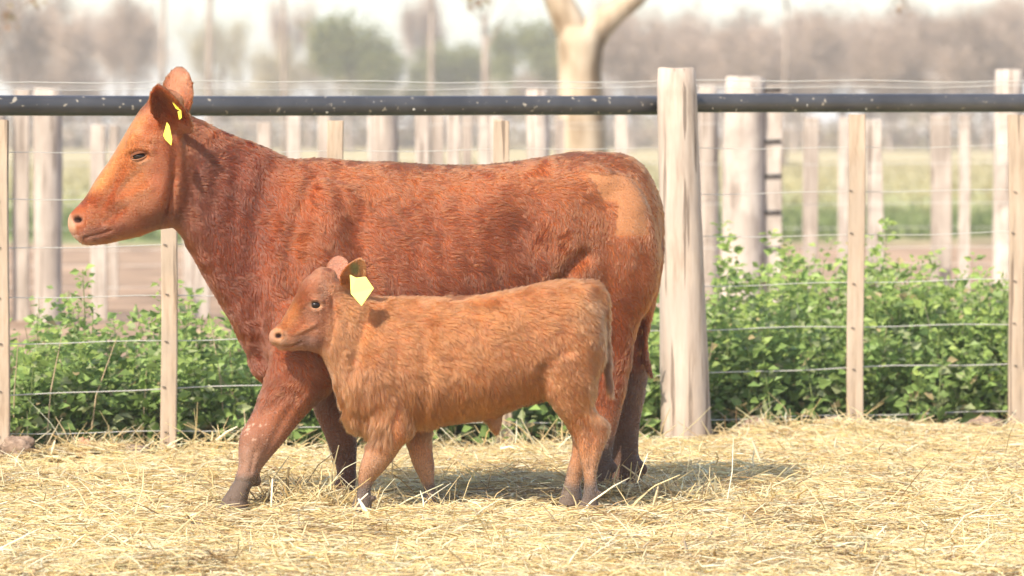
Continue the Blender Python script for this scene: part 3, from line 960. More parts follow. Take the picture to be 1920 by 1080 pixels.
# neck folds
for ln_, wd, am in [([(372, 250), (368, 300), (356, 370), (345, 440)], 14, -2.5), ([(404, 300), (402, 350), (392, 400)], 9, -1.2), ([(452, 300), (440, 380), (436, 470), (446, 560)], 15, -2.5),
                    ([(428, 330), (422, 380)], 10, 1.5), ([(505, 320), (478, 410), (466, 500), (472, 600), (490, 680)], 18, -5), ([(556, 330), (522, 430), (508, 520), (520, 620)], 24, 4)]:
    S_.groove(ln_, wd, am, near=cw(450))
S_.groove([(630, 340), (662, 420), (688, 510), (690, 600), (660, 680)], 24, -11, near=cw(650))
S_.bump(610, 470, 34, 120, 6, rot=0.2, near=cw(600))
S_.groove([(590, 330), (560, 400), (540, 480), (545, 560)], 16, -4, near=cw(560))   # behind the shoulder
S_.bump(600, 400, 50, 80, 5, rot=0.2, near=cw(600))
S_.groove([(560, 560), (600, 600), (640, 610)], 18, -4, near=cw(600))
for i, uu in enumerate((730, 780, 830, 880, 930)):
    S_.groove([(uu - 20, 380), (uu, 470), (uu + 10, 560)], 15, -1.3, near=cw(800))
S_.bump(995, 420, 60, 60, -13, near=cw(1000))                                           # hollow of the flank
S_.bump(1110, 345, 40, 26, 3, near=cw(1060))
S_.groove([(1090, 400), (1110, 460), (1112, 520)], 22, -3, near=cw(1120))                                             # hook bone
S_.groove([(1095, 480), (1070, 505), (1048, 540), (1030, 600)], 14, -16, near=cw(1050))  # stifle fold
S_.bump(1100, 520, 34, 34, 7, near=cw(1100))
S_.groove([(1120, 560), (1150, 620), (1165, 700)], 16, -5, near=cw(1140))
S_.groove([(1212, 400), (1206, 480), (1190, 560)], 15, -2.5, near=cw(1180))
# knee, tendon
S_.bump(474, 816, 26, 22, 5, near=cw(470))
S_.groove([(540, 740), (500, 770), (470, 800)], 12, -3, near=cw(470))
S_.groove([(462, 850), (462, 880)], 8, 3, near=cw(470))
S_.groove([(478, 846), (470, 885)], 4, -3.5, near=cw(470))
S_.groove([(440, 902), (472, 905)], 4, -2.5, near=cw(470))
S_.groove([(402, 944), (464, 938)], 2.5, -2.0, near=cw(470))
S_.groove([(492, 745), (480, 790), (478, 850), (470, 890)], 7, 2.0, near=cw(470))
S_.groove([(560, 740), (530, 790), (500, 850), (485, 880)], 8, -3.0, near=cw(470))
S_.groove([(430, 935), (436, 968)], 2.5, -5, near=cw(470))                               # cleft of the hoof
cow_s.smooth(2, 0.4, np.clip(1.0 - 0.6 * head, 0, 1))
# uneven flesh
nz = noise3(cow_s.co, 5.0, 40) * 0.0022 + noise3(cow_s.co, 13.0, 41) * 0.0013
cow_s.co += cow_s.normals() * (nz * (1 - 0.6 * head))[:, None]
cow_s.store()
u, v, w = cow_s.uvw()
# hide colours
COW = (0.285, 0.073, 0.019)
n1 = noise3(cow_s.co, 3.0, 50); n2 = noise3(cow_s.co, 9.0, 51)
cols = np.tile(np.array(COW), (len(u), 1)) * (1 + 0.10 * n1 + 0.08 * n2)[:, None]
cols = blend(cols, 0.85 * smooth01(560, 470, u) * smooth01(330, 380, u + 0.2 * (v - 300)) * smooth01(230, 300, v), (0.165, 0.034, 0.011))       # darker neck
cols = blend(cols, 0.55 * smooth01(640, 760, u + 0.3 * v) * smooth01(420, 330, v + 20 * n2) * smooth01(560, 700, u), (0.38, 0.120, 0.034))      # paler topline
cols = blend(cols, 0.6 * smooth01(980, 1120, u) * smooth01(640, 480, v), (0.37, 0.12, 0.037))
cols = blend(cols, 0.80 * smooth01(34, 4, 0.86 * (u - 205) + 0.5 * (v - 302)) * smooth01(375, 345, v) * smooth01(195, 235, v) * smooth01(320, 270, u), (0.64, 0.32, 0.13))     # tan bridge of the face
cols = blend(cols, 0.55 * ell(u, v, 250, 300, 30, 46, 0.6), (0.46, 0.19, 0.075))
cols = blend(cols, 0.4 * ell(u, v, 252, 360, 30, 30, 0.6), (0.46, 0.19, 0.075))
cols = blend(cols, 0.85 * ell(u, v, 131, 418, 8, 27, 0.4, rot=-0.35), (0.60, 0.36, 0.24))                # pink nose
cols = blend(cols, 0.5 * ell(u, v, 162, 440, 22, 16, 0.4), (0.30, 0.12, 0.07))
cols = blend(cols, 0.6 * ell(u, v, 144, 412, 14, 11, 0.4), (0.42, 0.21, 0.14))
cols = blend(cols, 0.95 * ell(u, v, 146, 412, 8.5, 6, 0.25), (0.03, 0.010, 0.008))
cols = blend(cols, 0.6 * ell(u, v, 262, 302, 18, 6, 0.4) * smooth01(nr, nr - 10, w), (0.44, 0.23, 0.13))
cols = blend(cols, 0.85 * ell(u, v, 262, 287, 16, 3.5, 0.5) * smooth01(nr, nr - 10, w), (0.10, 0.035, 0.02))
cols = blend(cols, 0.55 * ell(u, v, 190, 436, 50, 14, 0.6, rot=-0.12), (0.20, 0.06, 0.032))
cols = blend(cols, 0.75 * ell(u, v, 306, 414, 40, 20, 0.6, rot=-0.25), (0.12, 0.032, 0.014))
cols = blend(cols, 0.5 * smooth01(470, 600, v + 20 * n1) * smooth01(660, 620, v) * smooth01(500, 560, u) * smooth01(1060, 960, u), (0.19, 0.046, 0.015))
PATCH = ( [(1094, 324), (1130, 326), (1158, 325), (1188, 329), (1196, 333), (1214, 366), (1226, 384), (1214, 382), (1217, 412), (1221, 440), (1156, 439), (1159, 378), (1124, 374), (1112, 346)])
PATCH = list(PATCH); jit = np.random.default_rng(3)
pm = np.mean([inpoly(u + 5 * n2 + jit.normal(0, 2.6), v + 3 * n1 + jit.normal(0, 2.6), PATCH) for _ in range(14)], axis=0) * (w < cw(1140))
patch = pm > 0.5
cols = blend(cols, 0.85 * pm, (0.45, 0.215, 0.100))
# mud on the legs, mixed with their own brown; far legs also get painted shade
mud = smooth01(765, 850, v + 26 * n2 + 14 * n1)
cols = blend(cols, 0.82 * mud, (0.30, 0.185, 0.13))
cols = blend(cols, 0.45 * smooth01(720, 800, v + 20 * n2) * (1 - mud), (0.38, 0.18, 0.105))
cols = blend(cols, smooth01(880, 900, v + 4 * n2) * smooth01(520, 480, u), (0.13, 0.095, 0.075))
cols = blend(cols, smooth01(800, 850, v + 20 * n1) * smooth01(560, 600, u), (0.115, 0.07, 0.05))
spk = (noise3(cow_s.co, 105, 60) > 0.50) & (np.hypot((u - 478) / 26, (v - 812) / 34) < 1) & (noise3(cow_s.co, 20, 61) > -0.2)
cols[spk] = np.array((0.46, 0.30, 0.22))
cols = blend(cols, 0.85 * smooth01(660, 720, v + 14 * n2) * smooth01(1060, 1090, u) * smooth01(cw(1150, 10), cw(1150, 30), w), (0.125, 0.068, 0.046))  # far hind leg: dark mud, with the leg's shade painted into the colour
cols = blend(cols, 0.75 * smooth01(690, 780, v + 14 * n2) * smooth01(570, 590, u) * smooth01(720, 700, u), (0.14, 0.062, 0.042))  # far foreleg: mud and the shadow it stands in, both in the colour
# inside of the ears
cols = blend(cols, 0.8 * ell(u, v, 336, 166, 21, 36, 0.3) * smooth01(HW + 30, HW + 45, w), (0.52, 0.22, 0.12))
cols = blend(cols, 0.7 * ell(u, v, 300, 196, 16, 34, 0.3) * smooth01(HW - 50, HW - 65, w), (0.15, 0.040, 0.020))
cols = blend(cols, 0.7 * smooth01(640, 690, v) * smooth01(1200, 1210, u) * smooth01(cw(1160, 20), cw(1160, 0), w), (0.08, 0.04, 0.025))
cols = np.clip(cols, 0.01, 0.9)
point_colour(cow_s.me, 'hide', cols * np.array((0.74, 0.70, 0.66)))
cow = empty('cow', PV(800, 950, 0.4))
tag(cow, 'red-brown cow in profile striding left, with yellow ear tags and a clipped rump patch', 'cow')
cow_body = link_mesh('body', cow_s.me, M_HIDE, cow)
# coat
length = np.full(len(u), 0.021)
length *= 1 - 0.70 * smooth01(380, 300, u) * smooth01(460, 430, v)
length *= 1 - 0.82 * smooth01(725, 800, v)
length = np.where((v < 216) & (u > 280) & (u < 372), 0.013, length)
length[patch] = 0.004
length *= np.where(ell(u, v, 140, 410, 22, 30, 0.2) > 0.5, 0.12, 1)
length = np.where(ell(u, v, 262, 295, 15, 9, .2) > 0.5, 0.002, length)
length = np.where((u > 560) & (u < 1000) & (v > 340), length * 1.15, length)
dens = np.ones(len(u)); dens *= 1 + 3.0 * head
dens = np.where(ell(u, v, 138, 410, 16, 26, 0.2) > 0.5, 0.12, dens)
dens = np.where((ell(u, v, 262, 295, 15, 9, .2) > 0.5) & (w < nr), 0.05, dens)
dens = np.where(v > 905, 0.3, dens)
anch = [(150, 400, .6, .2, 0), (180, 350, .75, -.35, 0), (230, 280, .6, -.6, 0), (290, 190, .3, -.9, 0), (250, 400, 1, .35, 0), (300, 330, 1, .5, 0), (330, 150, 0, -1, 0), (300, 170, -.3, -.8, -.4), (300, 430, 1, .4, .2),
        (370, 260, .55, .85, 0), (360, 420, .5, .9, 0), (440, 330, .7, .75, 0), (430, 500, .35, 1, 0), (470, 640, .25, 1, 0), (520, 420, .75, .6, 0), (560, 560, .6, .8, 0), (600, 330, 1, .25, 0), (640, 450, 1, .3, 0), (640, 620, .6, .8, 0),
        (760, 330, 1, .15, 0), (760, 450, .9, .45, 0), (760, 550, .7, .8, 0), (900, 330, 1, .2, 0), (900, 450, .8, .55, 0), (900, 540, .5, .9, 0), (1000, 320, 1, .1, 0), (1010, 440, .75, .7, 0), (1060, 500, .3, 1, 0), (1100, 310, 1, .1, 0),
        (1120, 420, .6, .8, 0), (1130, 520, .3, 1, 0), (1200, 330, .7, .8, .2), (1230, 420, .25, 1, .3), (1210, 520, .1, 1, .2), (1170, 600, 0, 1, 0), (1180, 740, -.05, 1, 0), (1170, 860, 0, 1, 0), (520, 760, -.3, 1, 0), (480, 830, -.2, 1, 0), (440, 910, -.3, 1, 0), (640, 800, .2, 1, 0), (650, 880, .1, 1, 0)]
cow_fur = grow_fur('coat', cow_s, cow, cols * np.array((0.435, 0.41, 0.35)), dens, length, anch, 520000, lift=0.15, radius=0.0006, seed=100, curl=0.85, clump=0.6, vary=0.29, clump_cell=0.012, calm=lambda u, v: 1 - 0.66 * smooth01(370, 310, u) * smooth01(480, 440, v))
cow_fur['kind'] = 'stuff'
# eye, tags
def surf_near(sc, u0, v0, rad=5.0, near=1e9):
    uu, vv, ww = sc.uvw()
    m_ = (np.hypot(uu - u0, vv - v0) < rad) & (ww < near)
    return ww[m_].min() if m_.any() else near
we = surf_near(cow_s, 262, 294, 8, nr)
eyelid_eye(cow, 261, 293, we, 0.0245, 0.56, (0.115, 0.038, 0.016), (0.30, 0.14, 0.08), -0.25)
tag_plate('ear_tag', [(313, 229, HW - 104), (318, 236, HW - 106), (323, 262, HW - 112), (321, 273, HW - 113), (310, 262, HW - 108), (306, 254, HW - 105)], 0.003, M_TAG, cow)
tag_plate('ear_tag', [(323, 192, HW - 112), (332, 191, HW - 113), (341, 199, HW - 112), (339, 208, HW - 111), (330, 204, HW - 112)], 0.004, M_TAG, cow)
tag_plate('ear_tag', [(333, 209, HW - 113), (340, 207, HW - 113), (341, 221, HW - 113), (336, 225, HW - 113)], 0.004, M_TAG, cow)

# ---- the calf
def kw(off=0.0): return -26.0 + off
mb = MB()
T = [(640, 590, 640, 740, 36), (680, 562, 660, 785, 52), (720, 559, 710, 804, 63), (770, 559, 770, 806, 70), (830, 559, 830, 796, 77), (900, 555, 905, 784, 78), (960, 545, 965, 764, 74), (1020, 533, 1015, 750, 68), (1070, 527, 1060, 742, 64),
     (1108, 532, 1100, 728, 54), (1128, 562, 1124, 690, 36), (1133, 592, 1132, 650, 22)]
loft(mb, [(a, b_, c, d, h, kw(), -0.12) for (a, b_, c, d, h) in T], seg=30)
loft(mb, [(a, b_, c, d, h, kw(), -0.05) for (a, b_, c, d, h) in [(606, 512, 580, 648, 32), (640, 531, 603, 667, 38), (672, 549, 622, 700, 44), (712, 560, 640, 760, 52)]], seg=24)
loft(mb, [(a, b_, c, d, h, kw(-2), 0.08 if a > 560 else -0.05) for (a, b_, c, d, h) in [(642, 532, 625, 660, 30), (608, 507, 600, 662, 38), (587, 513, 579, 657, 39), (571, 526, 562, 656, 37), (556, 553, 550, 657, 31), (541, 581, 539, 657, 26), (526, 607, 527, 655, 24), (514, 615, 516, 649, 22), (507, 622, 509, 640, 15)]], seg=24, ex=2.4)
for sgn in (-1, 1):
    blob(mb, 596, 618, kw(sgn * 22), 26, 34, 16, 0.2)
    blob(mb, 590, 556, kw(sgn * 27), 18, 16, 12)
    blob(mb, 728, 700, kw(sgn * 40), 52, 92, 28, 0.1)
    blob(mb, 1080, 640, kw(sgn * 36), 52, 90, 30, -0.1)
blob(mb, 518, 632, kw(-2), 15, 17, 21)
blob(mb, 608, 520, kw(), 24, 18, 24)
blob(mb, 676, 770, kw(), 32, 40, 36)
blob(mb, 694, 790, kw(-6), 26, 28, 34)
loft(mb, [(a, b_, c, d, h, kw(-34)) for (a, b_, c, d, h) in [(688, 740, 790, 745, 30), (692, 800, 776, 810, 27), (694, 824, 756, 834, 24), (683, 849, 738, 861, 21), (675, 872, 720, 883, 19), (671, 897, 701, 904, 14), (671, 917, 695, 921, 13), (664, 939, 697, 943, 16), (650, 966, 694, 968, 19)]], seg=18)
loft(mb, [(a, b_, c, d, h, kw(34)) for (a, b_, c, d, h) in [(740, 760, 815, 750, 26), (758, 815, 808, 815, 21), (765, 845, 811, 848, 19), (775, 873, 814, 872, 17), (789, 902, 815, 902, 13), (795, 922, 817, 924, 13), (784, 956, 821, 956, 18)]], seg=18)
loft(mb, [(a, b_, c, d, h, kw(-32)) for (a, b_, c, d, h) in [(1000, 690, 1126, 640, 38), (1026, 745, 1120, 718, 34), (1054, 782, 1114, 764, 25), (1070, 812, 1140, 795, 20), (1081, 840, 1139, 824, 18), (1089, 870, 1126, 860, 15), (1095, 902, 1118, 896, 14), (1094, 928, 1121, 928, 16), (1080, 964, 1121, 966, 20)]], seg=18)
loft(mb, [(a, b_, c, d, h, kw(34)) for (a, b_, c, d, h) in [(1020, 700, 1110, 700, 34), (1050, 770, 1110, 770, 26), (1072, 815, 1122, 808, 20), (1072, 848, 1115, 845, 17), (1063, 880, 1099, 882, 15), (1058, 905, 1090, 908, 15), (1045, 950, 1095, 950, 20)]], seg=18)
loft(mb, [(a, b_, c, d, h, kw(-4)) for (a, b_, c, d, h) in [(1100, 526, 1098, 548, 12), (1124, 532, 1112, 552, 12), (1142, 560, 1129, 566, 9), (1143, 610, 1133, 611, 7), (1144, 660, 1133, 660, 6), (1147, 710, 1137, 710, 6), (1149, 735, 1141, 738, 5)]], seg=12)
loft(mb, [(900, 780, 945, 770, 14, kw()), (915, 795, 940, 790, 11, kw()), (926, 812, 936, 811, 5, kw())], seg=12)
for (uu, vv, ww) in [(702, 934, kw(-42)), (1124, 926, kw(-40)), (1124, 926, kw(-24))]:
    blob(mb, uu, vv, ww, 6, 7, 5)
ear(mb, (632, 530, kw(28)), (636, 480, kw(62)), 22, (-0.15, 0.1, -1), thick=9, cup=0.22)
ear(mb, (646, 538, kw(-28)), (679, 483, kw(-74)), 24, (0.22, 0.15, -1.0), thick=9, cup=0.50)
me = remesh(mb, 0.0045)
calf_s = Sculpt(me)
u, v, w = calf_s.uvw()
head = smooth01(680, 640, u) * smooth01(700, 660, v)
sw = np.clip(1 - 0.55 * head - 0.6 * smooth01(770, 810, v), 0, 1); sw = np.where((v < 520) & (u > 606) & (u < 700), 0.25, sw)
calf_s.smooth(34, 0.5, sw)
S_ = calf_s; kn = kw(-2)
S_.groove([(513, 648), (530, 650), (548, 648), (562, 642)], 2.4, -3.0, near=kn)
S_.bump(522, 630, 6.0, 5.0, -10.0, rot=-0.4, near=kn + 4, hard=1.3)
S_.groove([(514, 624), (522, 621), (530, 626)], 2.5, 2.0, near=kn)
S_.bump(592, 572, 8, 6, -4.5, near=kn)
S_.groove([(582, 563), (592, 560), (603, 565)], 3, 3.5, near=kn)
S_.groove([(582, 580), (592, 583), (602, 578)], 2.5, 2.0, near=kn)
S_.bump(562, 598, 16, 12, -4, rot=-0.8, near=kn)
S_.groove([(545, 626), (570, 618), (590, 608)], 4, 2.2, near=kn)
S_.groove([(622, 560), (626, 600), (616, 650)], 6, -2.0, near=kn)
S_.groove([(690, 580), (670, 640), (660, 700)], 12, -3.5, near=kn)
S_.groove([(790, 600), (800, 700), (790, 780)], 16, -3.5, near=kn)
S_.groove([(1020, 690), (1010, 740)], 12, -4, near=kn)
S_.bump(990, 620, 30, 36, -4, near=kn)
S_.bump(1060, 570, 20, 16, 3, near=kn)
S_.groove([(1090, 780), (1110, 820), (1106, 880)], 5, -2, near=kn)
calf_s.smooth(2, 0.4)
calf_s.co += calf_s.normals() * ((noise3(calf_s.co, 7, 140) * 0.002 + noise3(calf_s.co, 18, 141) * 0.0012) * (1 - 0.6 * head))[:, None]
calf_s.store()
u, v, w = calf_s.uvw()
n1 = noise3(calf_s.co, 4, 150); n2 = noise3(calf_s.co, 12, 151)
cols = np.tile(np.array((0.47, 0.170, 0.052)), (len(u), 1)) * (1 + 0.09 * n1 + 0.07 * n2)[:, None]
cols = blend(cols, 0.75 * smooth01(650, 610, u + 0.3 * (v - 560)) * smooth01(680, 650, v), (0.33, 0.118, 0.050))
cols = blend(cols, 0.6 * ell(u, v, 578, 556, 36, 46, 0.5), (0.30, 0.115, 0.06))
cols = blend(cols, 0.7 * ell(u, v, 540, 596, 34, 15, 0.5, rot=-0.95), (0.55, 0.26, 0.11))
cols = blend(cols, 0.8 * ell(u, v, 577, 640, 26, 12, 0.5), (0.22, 0.095, 0.065))
cols = blend(cols, 0.75 * ell(u, v, 520, 634, 17, 17, 0.4), (0.38, 0.21, 0.12))
cols = blend(cols, 0.6 * ell(u, v, 508, 630, 6, 14, 0.3), (0.40, 0.22, 0.15))
cols = blend(cols, 0.9 * ell(u, v, 522, 630, 6.0, 4.6, .3), (0.04, 0.012, 0.01))
cols = blend(cols, 0.7 * ell(u, v, 592, 574, 12, 8, 0.4) * smooth01(kn, kn - 8, w), (0.50, 0.27, 0.15))
cols = blend(cols, 0.55 * ell(u, v, 604, 546, 9, 18, 0.6), (0.17, 0.08, 0.05))
cols = blend(cols, 0.4 * ell(u, v, 1100, 590, 22, 34, 0.6), (0.54, 0.29, 0.14))
cols = blend(cols, 0.40 * smooth01(1095, 1125, u + 8 * n2) * smooth01(560, 620, v) * smooth01(800, 740, v), (0.33, 0.16, 0.075))
mud = smooth01(800, 885, v + 16 * n2 + 8 * n1)
cols = blend(cols, 0.75 * mud, (0.27, 0.178, 0.115))
cols = blend(cols, 0.3 * smooth01(770, 800, v), (0.46, 0.24, 0.12))
cols = blend(cols, 0.95 * smooth01(893, 918, v + 6 * n2), (0.105, 0.08, 0.066))
cols = blend(cols, 0.5 * smooth01(1075, 1060, u) * smooth01(850, 880, v) * smooth01(900, 960, u), (0.18, 0.14, 0.11))
cols = blend(cols, 0.65 * smooth01(1128, 1136, u) * smooth01(560, 640, v) * smooth01(770, 750, v), (0.20, 0.085, 0.042))
cols = blend(cols, 0.8 * ell(u, v, 674, 506, 16, 20, .3) * smooth01(kw(-38), kw(-46), w), (0.50, 0.28, 0.15))
cols = blend(cols, 0.8 * ell(u, v, 664, 504, 9, 11, .4) * smooth01(kw(-38), kw(-46), w), (0.20, 0.27, 0.13))
cols = blend(cols, 0.8 * ell(u, v, 634, 500, 20, 26, .3) * smooth01(kw(20), kw(30), w), (0.36, 0.155, 0.095))
cols = np.clip(cols, 0.01, 0.9)
point_colour(calf_s.me, 'hide', cols * np.array((0.78, 0.76, 0.74)))
calf = empty('calf', PV(900, 962, -0.05))
tag(calf, 'tan shaggy calf walking beside the cow with a big pale yellow ear tag', 'calf')
link_mesh('body', calf_s.me, M_HIDE, calf)
length = np.full(len(u), 0.032)
length *= 1 - 0.68 * smooth01(650, 610, u + 0.2 * (v - 560)) * smooth01(700, 660, v)
length *= 1 - 0.80 * smooth01(770, 850, v + 60 * ((u > 690) & (u < 800)) * smooth01(760, 740, u))
length = np.where((u < 830) & (u > 620) & (v > 690) & (v < 840), length * 1.35, length)
length = np.where((u > 790) & (u < 960) & (v > 730), length * 1.15, length)
length = np.where(ell(u, v, 516, 632, 14, 18, .2) > .5, 0.003, length)
length = np.where(ell(u, v, 592, 573, 9, 7, .2) > .5, 0.002, length)
length = np.where((v < 535) & (u > 606) & (u < 700), 0.008, length)
length = np.where((u > 1128) & (v > 620) & (v < 760), 0.045, length)
length = np.where((u > 640) & (u < 735) & (v > 740) & (v < 830), 0.048, length)
dens = 1 + 1.2 * head
dens = np.where(ell(u, v, 515, 632, 12, 17, .2) > .5, 0.1, dens)
dens = np.where((ell(u, v, 592, 573, 9, 7, .2) > .5) & (w < kn), 0.05, dens)
dens = np.where(v > 935, 0.3, dens)
anch = [(520, 620, .7, .1, 0), (540, 585, .8, -.5, 0), (575, 525, .5, -.7, 0), (560, 640, 1, .3, 0), (590, 600, .9, .5, 0), (610, 520, .4, -.6, 0), (636, 490, 0, -1, 0), (675, 495, .3, -.8, -.3), (625, 590, .8, .8, 0), (620, 660, .4, 1, 0), (660, 600, .7, .8, 0), (645, 720, .15, 1, 0), (680, 780, 0, 1, 0),
        (720, 570, 1, .2, 0), (720, 640, .8, .7, 0), (730, 740, .3, 1, 0), (800, 566, 1, .1, 0), (820, 640, .8, .6, 0), (820, 740, .2, 1, 0), (860, 790, -.1, 1, 0), (900, 565, 1, .2, 0), (900, 650, .7, .7, 0), (900, 750, .1, 1, 0), (1000, 545, 1, .1, 0), (1000, 640, .6, .8, 0), (990, 730, .1, 1, 0),
        (1060, 540, 1, .2, 0), (1070, 620, .6, .8, 0), (1080, 700, .3, 1, 0), (1120, 580, .4, 1, .2), (1120, 680, .2, 1, .2), (1140, 640, 0, 1, 0), (1146, 740, 0, 1, 0), (1100, 780, .1, 1, 0), (1110, 840, -.1, 1, 0), (1100, 920, 0, 1, 0), (1060, 900, -.1, 1, 0), (720, 840, -.2, 1, 0), (690, 900, -.2, 1, 0), (790, 880, .1, 1, 0)]
calf_fur = grow_fur('coat', calf_s, calf, cols * np.array((0.42, 0.37, 0.325)), dens, length, anch, 320000, lift=0.17, radius=0.00052, seed=200, curl=0.42, clump=0.6, vary=0.38, clump_cell=0.009, calm=lambda u, v: 1 - 0.6 * smooth01(650, 610, u) * smooth01(690, 660, v))
calf_fur['kind'] = 'stuff'
we = surf_near(calf_s, 592, 573, 6, kn)
eyelid_eye(calf, 592, 572, we, 0.0195, 0.80, (0.12, 0.055, 0.028), (0.42, 0.23, 0.13), -0.1, 0.42)
tag_plate('ear_tag', [(656, 515, kw(-80)), (668, 521, kw(-84)), (686, 519, kw(-86)), (701, 541, kw(-88)), (678, 574, kw(-88)), (658, 551, kw(-83))], 0.003, M_TAGPALE, calf)
sphere_part('ear_stud', P(622, 509, kw(14) / 504), 0.008, M_STUD, calf, squash=(1.4, 0.5, 0.7))

# ------------------------------------------------------------------ vegetation
M_LEAF = attr_mat('weed_leaf', 'leaf_tint', rough=0.5, spec=0.35, translucent=0.45)
M_STEM = plain_mat('green_stem', (0.16, 0.20, 0.06), rough=0.7)
M_DRY = plain_mat('dry_stalk', (0.42, 0.32, 0.20), rough=0.8)
M_BARK = noise_mat('grey_bark', [(0.3, (0.17, 0.13, 0.105)), (0.7, (0.34, 0.28, 0.23))], scale=(1, 1, .3), noise=4, bump=0.4, bump_dist=0.03, spec=0.1)
M_PALEBARK = noise_mat('pale_bark', [(0.32, (0.17, 0.115, 0.065)), (0.48, (0.36, 0.28, 0.19)), (0.68, (0.48, 0.40, 0.295))], scale=(1, 1, .45), noise=3.2, bump=0.4, bump_dist=0.03, spec=0.15)
M_TANBARK = noise_mat('tan_bark', [(0.3, (0.24, 0.19, 0.14)), (0.7, (0.42, 0.34, 0.26))], scale=(1, 1, .3), noise=4, spec=0.1)
M_TWIG = attr_mat('bare_twigs', 'leaf_tint', rough=0.8, spec=0.1)
M_FOLIAGE = attr_mat('tree_foliage', 'leaf_tint', rough=0.6, spec=0.2, translucent=0.3)


def leaf_arrays(base, axis, side, L, W, fold):
    """Folded leaf blades: arrays of base points, unit axes, unit sides, lengths, half widths."""
    up = np.cross(side, axis)
    b0 = base
    b1 = base + axis * (L * 0.42)[:, None] + side * W[:, None] + up * (fold * W)[:, None]
    b2 = base + axis * L[:, None] - up * (0.18 * L)[:, None]
    b3 = base + axis * (L * 0.42)[:, None] - side * W[:, None] + up * (fold * W)[:, None]
    V = np.stack([b0, b1, b2, b3], 1).reshape(-1, 3)
    n = len(base); i = np.arange(n) * 4
    F = np.concatenate([np.stack([i, i + 1, i + 2], -1), np.stack([i, i + 2, i + 3], -1)])
    return V, F


def unit(a): return a / np.maximum(np.linalg.norm(a, axis=1), 1e-9)[:, None]


def weed_stems(bases, heights, r, leaf=0.036, per_m=95, spread=0.10):
    """Leaf bases for upright leafy stems."""
    B = []; A = []; Hh = []; stems = []
    for (bx_, by_, bz_), h in zip(bases, heights):
        lean = r.normal(0, spread, 2)
        k = int(per_m * h)
        t = np.sort(r.uniform(0.04, 1.0, k))
        x = bx_ + lean[0] * h * t ** 1.5; y = by_ + lean[1] * h * t ** 1.5; z = bz_ + h * t
        a = np.arange(k) * 2.4 + r.uniform(0, 6)
        el = r.normal(0.35, 0.3, k)
        B.append(np.stack([x, y, z], -1)); A.append(np.stack([np.cos(a) * np.cos(el), np.sin(a) * np.cos(el), np.sin(el)], -1)); Hh.append(t)
        stems.append([(bx_ + lean[0] * h * q ** 1.5, by_ + lean[1] * h * q ** 1.5, bz_ + h * q) for q in (0, .35, .7, 1)])
    return np.concatenate(B), np.concatenate(A), np.concatenate(Hh), stems


def weed_mesh(name, bases, heights, r, leaf=0.036, per_m=95, spread=0.1, dusty=0.15):
    B, A, Hh, stems = weed_stems(bases, heights, r, leaf, per_m, spread)
    n = len(B)
    pet = r.uniform(0.0, 0.03, n) + 0.06 * (1 - Hh) * r.random(n)
    B = B + A * pet[:, None]
    side = unit(np.cross(A, r.normal(0, .45, (n, 3)) + np.array(sun_dir)))
    L = leaf * r.uniform(0.45, 1.45, n) * (1.2 - 0.5 * Hh); W = L * r.uniform(0.26, 0.42, n)
    V, F = leaf_arrays(B, A, side, L, W, 0.3)
    base = np.array((0.205, 0.300, 0.085)); young = np.array((0.38, 0.47, 0.115)); old = np.array((0.37, 0.40, 0.21)); dry = np.array((0.42, 0.33, 0.17))
    c = base * r.uniform(0.55, 1.35, n)[:, None]
    yk = (smooth01(0.7, 1.0, Hh) * r.random(n))[:, None]; c = c * (1 - yk) + young * yk
    ok = ((r.random(n) < dusty * (1.6 - 1.3 * Hh)) * 0.8)[:, None]; c = c * (1 - ok) + old * ok
    dk = (r.random(n) < 0.03 * (1.5 - Hh)).astype(float)[:, None]; c = c * (1 - dk) + dry * dk
    me = fast_mesh(name, V, F, smooth=False)
    point_colour(me, 'leaf_tint', np.repeat(c, 4, 0))
    return me, stems


r = np.random.default_rng(31)
bases = []; hs = []
xs_ = r.uniform(-4.2, 4.6, 2900)
for x in xs_:
    d = r.uniform(0.16, 1.9) ** 1.15 if r.random() > .02 else r.uniform(-.12, .15)
    y = fence_line(x) + d
    nn = noise3(np.array([[x, y, 0]]), 1.6, 70)[0]; n3 = noise3(np.array([[x, 0, 0]]), 0.9, 75)[0]
    h = (0.47 + 0.10 * nn + 0.07 * n3 + 0.08 * d) * r.uniform(0.5, 1.15) * (1 + 0.42 * noise3(np.array([[x, y, 3.0]]), 4.4, 79)[0])
    if x > 1.1: h *= 1.08
    if x < -1.9: h *= 0.95
    bases.append((x, y, -0.03)); hs.append(max(0.12, h))
me, stems = weed_mesh('weeds', bases, hs, r, leaf=0.062, per_m=76, spread=0.16, dusty=0.20)
weeds = link_mesh('weeds', me, M_LEAF)
tag(weeds, 'dense green leafy weeds growing along the far side of the pipe rail fence', 'weeds', kind='stuff')
mb = MB()
for i, s_ in enumerate(stems):
    if i % 3 == 0: mb.tube(s_, [.004, .003, .0025, .0015], seg=4, cap=False)
mb.build('stems', M_STEM, weeds)
mb = MB(); rr_ = random.Random(4)
for i in range(110):                      # last year's dead stalks
    x = rr_.uniform(-3.2, 3.4); y = fence_line(x) + rr_.uniform(.05, 1.0); h = rr_.uniform(.2, .62); lx = rr_.gauss(0, .16); ly = rr_.gauss(0, .1)
    mb.tube([(x, y, -.03), (x + lx * h * .4, y + ly * h, h * .5), (x + lx * h * 1.3, y + 2 * ly * h, h)], [.0035, .003, .0015], seg=4, cap=False)
mb.build('dead_stalks', M_DRY, weeds)

